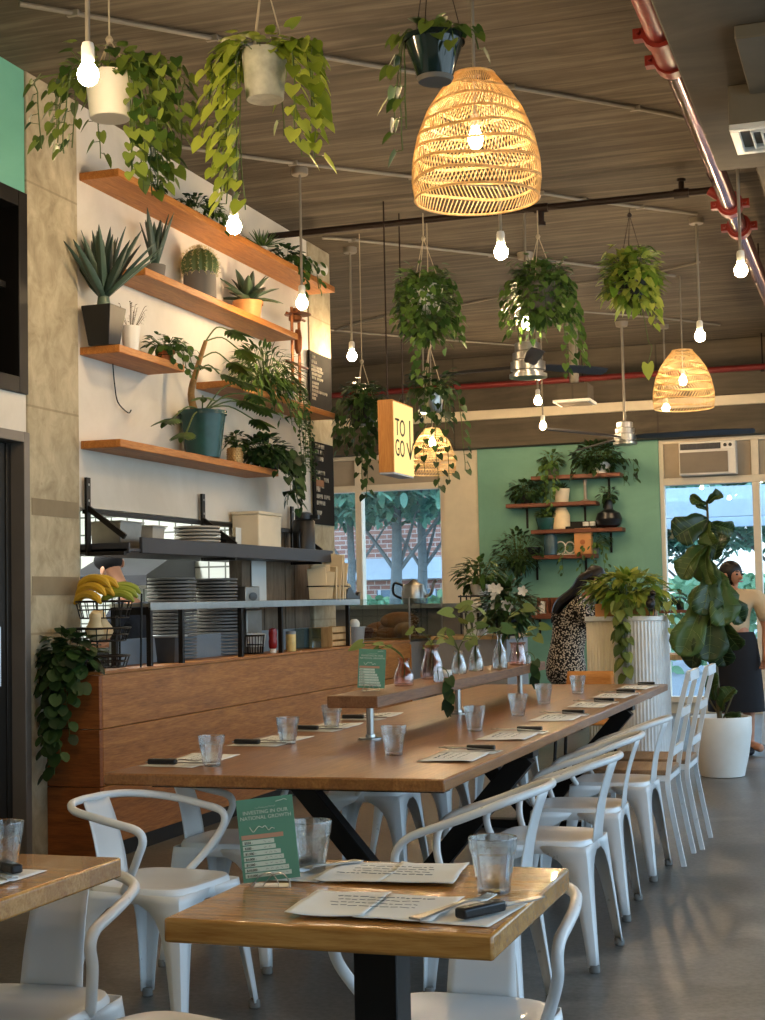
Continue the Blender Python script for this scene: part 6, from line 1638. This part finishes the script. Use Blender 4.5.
g = thing('potted_plant', 'tiny plant in a dark pot on the window ledge shelf', 'plant', (p.x+.05, p.y, p.z)); pot(g, .04, .03, .06, M['blackpot']); bush(g, (0,0,.13), .07, .06, .06, 40, .06, .04, 'oval', 'deep')
g = thing('cup', 'small white cup on the window ledge shelf beside the tiny plant', 'cup', (p.x+.2, p.y, p.z)); MB().lathe([(.03,0),(.035,.004),(.04,.08),(.037,.08),(.03,.006),(.001,.006)], (0,0,0), 16).build('cup_body', M['white'], g)
m = MB(); m.tube(smooth_path([(.038,0,.065),(.065,0,.05),(.036,0,.02)],4), .005, 6); m.build('handle', M['white'], g)
p = onZ(762, 745, 0); t = thing('bar_stool', 'white metal bar stool partly cut off at the right edge beside the server', 'stool', (p.x+.22, p.y+.25, 0))
MB().box(-.17,.17,-.17,.17,.73,.755).build('seat', M['chair'], t, bevel=.01)
for sx in (-1,1):
    for sy in (-1,1): MB().bar((sx*.15,sy*.15,.73),(sx*.21,sy*.21,0), .035, .025).build('leg', M['chair'], t)
m = MB()
for s in (-1,1): m.bar((-.19,s*.19,.28),(.19,s*.19,.28), .02, .012); m.bar((s*.19,-.19,.28),(s*.19,.19,.28), .02, .012)
m.build('foot_ring', M['chair'], t)
# air conditioner in the transom
a0, a1 = onY(679, 443, YB-.1), onY(737, 475, YB-.1); wA = a1.x-a0.x; hA = (onY(679, 443, YB-.1).z-onY(681, 476, YB-.1).z)
t = thing('air_conditioner', 'window air conditioner set in the transom above the right storefront', 'air conditioner', (a0.x, YB-.16, a0.z-hA))
MB().box(0, wA, 0, .5, 0, hA).build('case', M['acwhite'], t, bevel=.01)
m = MB(); m.box(.02*wA, .86*wA, -.012, 0, .06*hA, .68*hA)
m.build('front_grille', M['acgrille'], t)
m = MB()
for i in range(14): z = (.08+.042*i)*hA; m.box(.03*wA, .85*wA, -.018, -.012, z, z+.02*hA)
m.build('grille_slat', M['acgrille'], t)
m = MB(); m.box(.03*wA, .74*wA, -.01, 0, .76*hA, .94*hA)
for i in range(9): m.box((.04+.077*i)*wA, (.09+.077*i)*wA, -.018, -.01, .78*hA, .92*hA)
m.build('outlet_louvre', M['darkgray'], t)
m = MB(); m.box(.76*wA, .97*wA, -.01, 0, .76*hA, .94*hA)
m.build('control_panel', M['white'], t)
m = MB(); m.lathe([(.02,0),(.02,.012),(.001,.013)], (0,0,0), 12, Matrix.Translation((.82*wA,-.01,.86*hA)) @ Matrix.Rotation(pi/2,4,'X')); m.lathe([(.02,0),(.02,.012),(.001,.013)], (0,0,0), 12, Matrix.Translation((.91*wA,-.01,.86*hA)) @ Matrix.Rotation(pi/2,4,'X')); m.build('knob', M['blackplastic'], t)

# ---------------------------------------------------------------- shelves on the teal wall
YT = YB-.06
BS = {}
def bshelf(k, pxl, pxr, py, label, drops):
    a, b = onY(pxl, py, YT-.12), onY(pxr, py, YT-.12); z = a.z*.5+onY(pxr, py-4, YT-.12).z*.5
    t = thing('wall_shelf', label, 'shelf', (a.x, YT, z), 0, 'plank shelves on the teal wall')
    MB().box(0, b.x-a.x, -.24, 0, -.045, 0).build('plank', M['backshelf'], t, bevel=.004)
    for px in drops:
        x = onY(px, py, YT).x-a.x; m = MB(); m.box(x-.012, x+.012, -.012, 0, -.28, -.045); m.box(x-.012, x+.012, -.2, 0, -.055, -.045); m.build('bracket', M['black'], t)
    BS[k] = z
bshelf(1, 533, 622, 477, 'highest plank shelf on the teal wall, under the largest ivy', (609, 545))
bshelf(2, 508, 598, 505, 'second plank shelf on the teal wall with the white pot', (527, 585))
bshelf(3, 533, 624, 531, 'third plank shelf on the teal wall with the black bottle vase', (611, 548))
bshelf(4, 533, 597, 557, 'fourth plank shelf on the teal wall with the orange lantern', (529+8, 586))
bshelf(5, 531, 562, 617, 'lowest plank shelf on the teal wall behind the customer', (540,))
BG = 'things on the teal wall shelves'
def bs(px, k, name, label, cat, dy=-.12): return thing(name, label, cat, (onY(px, 520, YT+dy).x, YT+dy, BS[k]), 0, BG)
t = bs(553, 1, 'potted_plant', 'small trailing plant at the left of the highest teal-wall shelf', 'plant'); pot(t, .08, .06, .1, M['graypot']); bush(t, (0,0,.2), .13, .1, .1, 110, .075, .04, 'lance', 'mid'); vines(t, .1, .08, [(4.4,.06,.4),(4.8,.06,.5),(5.2,.06,.3),(4.1,.08,.3)], .07, .04, 'lance', 'mid', .035)
t = bs(603, 1, 'potted_ivy', 'large sprawling dark ivy on the highest teal-wall shelf', 'plant'); pot(t, .11, .09, .13, M['white']); bush(t, (-.05,-.02,.2), .3, .15, .18, 300, .075, .055, 'heart', 'deep'); vines(t, .13, .1, [(3.4,.2,.2),(5.9,.2,.3),(6.2,.28,.25),(4.6,.08,.15)], .07, .05, 'heart', 'deep', .05)
t = bs(527, 2, 'potted_ivy', 'dark ivy at the left end of the second teal-wall shelf', 'plant'); pot(t, .08, .06, .1, M['blackpot']); bush(t, (0,0,.16), .22, .13, .12, 190, .07, .05, 'heart', 'deep')
t = bs(562, 2, 'potted_succulent', 'small succulent in a cream pot on the second teal-wall shelf', 'plant'); pot(t, .1, .08, .16, M['cream']); rosette(t, .15, 18, .11, .035, 'deep', .3, 1.3)
t = bs(586, 2, 'bud_vase', 'slim metal bud vase on the second teal-wall shelf', 'vase'); MB().lathe([(.06,0),(.06,.008),(.02,.03),(.018,.2),(.028,.24),(.02,.26)], (0,0,0), 16).build('vase_body', M['conduit'], t)
t = bs(546, 3, 'potted_plant', 'plant in a dark blue-green pot at the left of the third teal-wall shelf', 'plant'); pot(t, .12, .09, .14, M['tealpot']); bush(t, (0,0,.19), .12, .1, .05, 80, .06, .045, 'heart', 'mid')
t = bs(561.5, 3, 'stoneware_vase', 'tall cream stoneware vase on the third teal-wall shelf', 'vase', -.1); MB().lathe([(.09,0),(.1,.01),(.1,.17),(.07,.23),(.06,.255),(.05,.255)], (0,0,0), 20).build('vase_body', M['kraft'], t)
t = bs(583, 3, 'picture_tray', 'long low dark tray with two white candles on the third teal-wall shelf', 'tray'); m = MB(); m.box(-.2,.16,-.06,.06,0,.015); m.box(-.2,.16,.05,.06,.015,.09); m.box(-.2,.16,-.06,-.05,.015,.03); m.build('tray_body', M['black'], t); 
for x in (.03,.11): MB().lathe([(.035,.015),(.035,.08),(.001,.082)], (x,0,0), 14).build('candle', M['white'], t)
t = bs(609, 3, 'bottle_vase', 'round black bottle vase holding a small plant on the third teal-wall shelf', 'vase'); MB().lathe([(.08,0),(.13,.03),(.155,.1),(.13,.17),(.055,.21),(.045,.29),(.055,.32),(.045,.32)], (0,0,0), 24, None, lambda a,z,i: 1+.02*math.sin(20*a)).build('vase_body', M['blackpot'], t); bush(t, (0,0,.39), .09, .07, .08, 60, .07, .045, 'oval', 'deep')
t = bs(520, 4, 'potted_plant', 'round wreath-like dark bush hanging at the left end of the fourth teal-wall shelf', 'plant', -.14); t.location.x = onY(536, 556, YT).x; pot(t, .09, .07, .1, M['blackpot']); bush(t, (-.17,-.06,.06), .28, .14, .24, 340, .075, .04, 'lance', 'deep')
t = bs(550, 4, 'blue_bottle', 'blue-grey glass bottle on the fourth teal-wall shelf', 'bottle', -.16); MB().lathe([(.07,0),(.08,.01),(.08,.2),(.035,.27),(.03,.34),(.04,.35),(.03,.35)], (0,0,0), 20).build('bottle_body', plain('blue_glass', '#33505e', .12), t)
t = bs(564, 4, 'wire_ornament', 'pale looped wire ornament on the fourth teal-wall shelf', 'ornament'); m = MB()
for x, r_ in ((-.05,.06),(.06,.055)): m.tube([(x+r_*math.cos(a), 0, .085+r_*1.2*math.sin(a)) for a in [2*pi*i/16 for i in range(16)]], .008, 6, closed=True)
m.box(-.12,.12,-.05,.05,0,.012); m.build('loops', M['acwhite'], t)
t = bs(583, 4, 'lantern', 'orange and cream paper lantern on the fourth teal-wall shelf', 'lantern', -.15); MB().box(-.1,.1,-.06,.06,0,.3).build('body', M['terralight'], t, bevel=.01); MB().lathe([(.03,0),(.03,.008),(.001,.01)], (0,0,0), 10, Matrix.Translation((0,-.06,.14)) @ Matrix.Rotation(pi/2,4,'X')).build('motif', M['terra'], t)
t = bs(593, 4, 'trailing_plant', 'thin trailing plant behind the lantern on the fourth teal-wall shelf', 'plant', -.08); pot(t, .06, .05, .08, M['graypot']); bush(t, (-.02,0,.16), .2, .09, .1, 100, .07, .035, 'oval', 'mid'); vines(t, .08, .06, [(4.8,.1,.35),(5.5,.12,.45),(4.1,.12,.3),(3.6,.3,.3)], .06, .035, 'oval', 'mid', .04)
t = bs(548, 5, 'wooden_caddy', 'small wooden caddy on the lowest teal-wall shelf beside the customer', 'caddy'); m = MB(); m.box(-.14,.14,-.08,.08,0,.02); m.box(-.14,-.12,-.08,.08,.02,.2); m.box(.12,.14,-.08,.08,.02,.2); m.box(-.03,-.01,-.08,.08,.02,.2); m.box(-.12,.12,.06,.08,.02,.2); m.build('box', M['backshelf'], t); MB().box(-.1,-.05,-.06,.03,.02,.16).build('card_stack', M['white'], t)
t = bs(537, 5, 'white_cup', 'small white cup at the left end of the lowest teal-wall shelf', 'cup'); MB().lathe([(.04,0),(.05,.01),(.06,.11),(.055,.11),(.04,.012),(.001,.012)], (0,0,0), 16).build('cup_body', M['white'], t)

# ---------------------------------------------------------------- vases and cuttings on the riser
RXc = (RX0+RX1)/2
def vase(px, py, h, r, mat, label, neck=.45, cuttings=()):
    p = onZ(px, py, RT); t = thing('glass_vase', label, 'vase', (min(max(p.x, RX0+r+.005), RX1-r-.005), p.y, RT+.0005), 0, 'glass vases on the table riser')
    m = MB(); m.lathe([(r*.9,0),(r,.006),(r,h*.35),(r*.85,h*.5),(r*neck,h*.78),(r*neck,h*.9),(r*(neck+.18),h),(r*(neck+.14),h),(r*(neck-.08),h*.9),(r*(neck-.08),h*.78),(r*.78,h*.5),(r*.9,h*.35),(r*.88,.01),(.001,.01)], (0,0,0), 28, None, lambda a,z,i: 1+.03*math.sin(10*a+z*60))
    m.build('vase_body', M[mat], t)
    if cuttings:
        ms = MB(); ml = MB()
        for az, el, ln, L, W in cuttings:
            d = V((math.cos(az)*math.cos(el), math.sin(az)*math.cos(el), math.sin(el)))
            q = [V((0,0,.03)), V((0,0,h)), V((0,0,h))+d*ln*.5+V((0,0,.03)), V((0,0,h))+d*ln]
            ms.tube(smooth_path(q,4), .0025, 5)
            ml.leaf(q[-1], d+V((0,0,-.7)), V((0,-1,.6)), L*.72, W*.72, 'heart', .1)
            ml.leaf(q[-2], d+V((.4,-.3,-.3)), V((0,-.6,.8)), L*.55, W*.55, 'heart', .1)
        ms.build('stems', M['greenstem'], t); ml.build('foliage', M['varieg'], t)
    return t
vase(404, 686, .125, .045, 'pinkglass', 'short pink ribbed glass vase next to the price card on the riser', .5, [(3.3,.35,.2,.1,.07),(2.9,.3,.14,.07,.05)])
vase(432, 679, .165, .055, 'pinkglass', 'taller pink ribbed glass vase second from the card on the riser', .6, [(2.6,.5,.15,.09,.07),(5.6,.2,.15,.08,.06)])
vase(459, 674, .12, .04, 'glass', 'clear glass vase with pale blossoms in the middle of the riser', .6, [(4.2,.5,.12,.08,.06),(5.5,.4,.15,.09,.07),(.3,.9,.16,.09,.07),(2.5,.7,.15,.1,.08),(1.2,.5,.15,.08,.06),(3.4,.3,.14,.08,.06)])
vase(476, 671, .14, .04, 'glass', 'clear glass vase of broad pothos cuttings towards the far half of the riser', .5, [(3.9,.9,.22,.13,.1),(5.2,.7,.2,.13,.1),(.6,.5,.18,.12,.1),(2.2,.9,.24,.12,.1),(4.8,.1,.15,.1,.08)])
vase(502, 669, .19, .04, 'glass', 'tall-necked clear glass bottle near the far end of the riser', .3, [(3.3,.8,.22,.13,.1),(5.9,.7,.22,.12,.09)])
vase(521, 665, .13, .05, 'pinkglass', 'wide pinkish glass tumbler vase at the far end of the riser', .8, [(4.4,.8,.14,.1,.08),(.2,.6,.16,.1,.08),(2.4,.7,.15,.1,.08),(5.6,.2,.18,.1,.08)])
m = MB(); p = onZ(445, 677, RT)
t = thing('name_card', 'small blank white folded card on the riser beside the taller pink vase', 'card', (p.x, p.y, RT)); MB().add([(-.03,0,0),(.03,0,0),(.03,.012,.035),(-.03,.012,.035),(.03,.03,0),(-.03,.03,0)], [(0,1,2,3),(3,2,4,5)]).build('folded_card', M['paper'], t, solid=.001)
for px, py, ln, lb in ((468, 682, .16, 'dark trailing cutting hanging off the near half of the riser edge'), (541, 664, .14, 'dark trailing cutting hanging off the far end of the riser')):
    p = onZ(px, py, RT); t = thing('trailing_cutting', lb, 'plant', (RX1-.03, p.y, RT))
    m = MB(); m.lathe([(.022,0),(.024,.003),(.024,.05),(.02,.05),(.02,.005),(.001,.005)], (0,0,0), 16); m.build('jar', M['glass'], t)
    m = MB(); m.tube(smooth_path([(0,0,.01),(0,0,.07),(.05,-.01,.04),(.055,-.02,-ln*.6),(.06,-.02,-ln)],4), .0025, 5); m.build('stem', M['greenstem'], t)
    m = MB()
    for i in range(6): m.leaf((.055,-.02,.02-ln*i/6), (math.cos(i*2.2)*.6, -.6, -.7), (.3,-1,.4), .06, .05, 'heart', .05)
    m.build('foliage', M['deep'], t)

# leaves lie against walls and shelf boards instead of passing through
def clear_of_walls():
    for o in list(C.objects):
        r = o
        while r.parent is not None: r = r.parent
        if o.type != 'MESH' or r.get('category') != 'plant': continue
        L = r.location; lw = L.x < XW+.3 and 7.3 < L.y < 11.3; bw = L.y > YT-.3
        if not (lw or bw): continue
        onshelf = r.get('group') == 'potted plants on the wall shelves'
        if o.name.split('.')[0] in ('pot', 'soil'): continue
        for v in o.data.vertices:
            w = v.co
            if lw and w.x+L.x < XW+.008: w.x = XW+.008-L.x+.004*R.random()
            if bw and w.y+L.y > YT-.008: w.y = YT-.008-L.y-.004*R.random()
            if onshelf and w.x+L.x < SF+.008 and -.13 < w.z < .004:
                if w.z > -.03: w.z = .004
                else: w.x = SF+.01-L.x
            if bw and w.y+L.y > YT-.25 and -.1 < w.z < .004:
                if w.z > -.03: w.z = .004
                else: w.y = YT-.252-L.y
clear_of_walls()

p = onX(113, 385, XW+.02)
m = MB(); m.tube(smooth_path([(0,0,0),(0,.02,-.12),(.004,.05,-.22),(.01,.16,-.27),(.01,.2,-.25)],5), .004, 6)
tag(m.build('cable', M['black'], loc=(XW+.02, p.y, 2.755)), 'thin dark cable dangling on the wall under the short left shelf', 'cable')
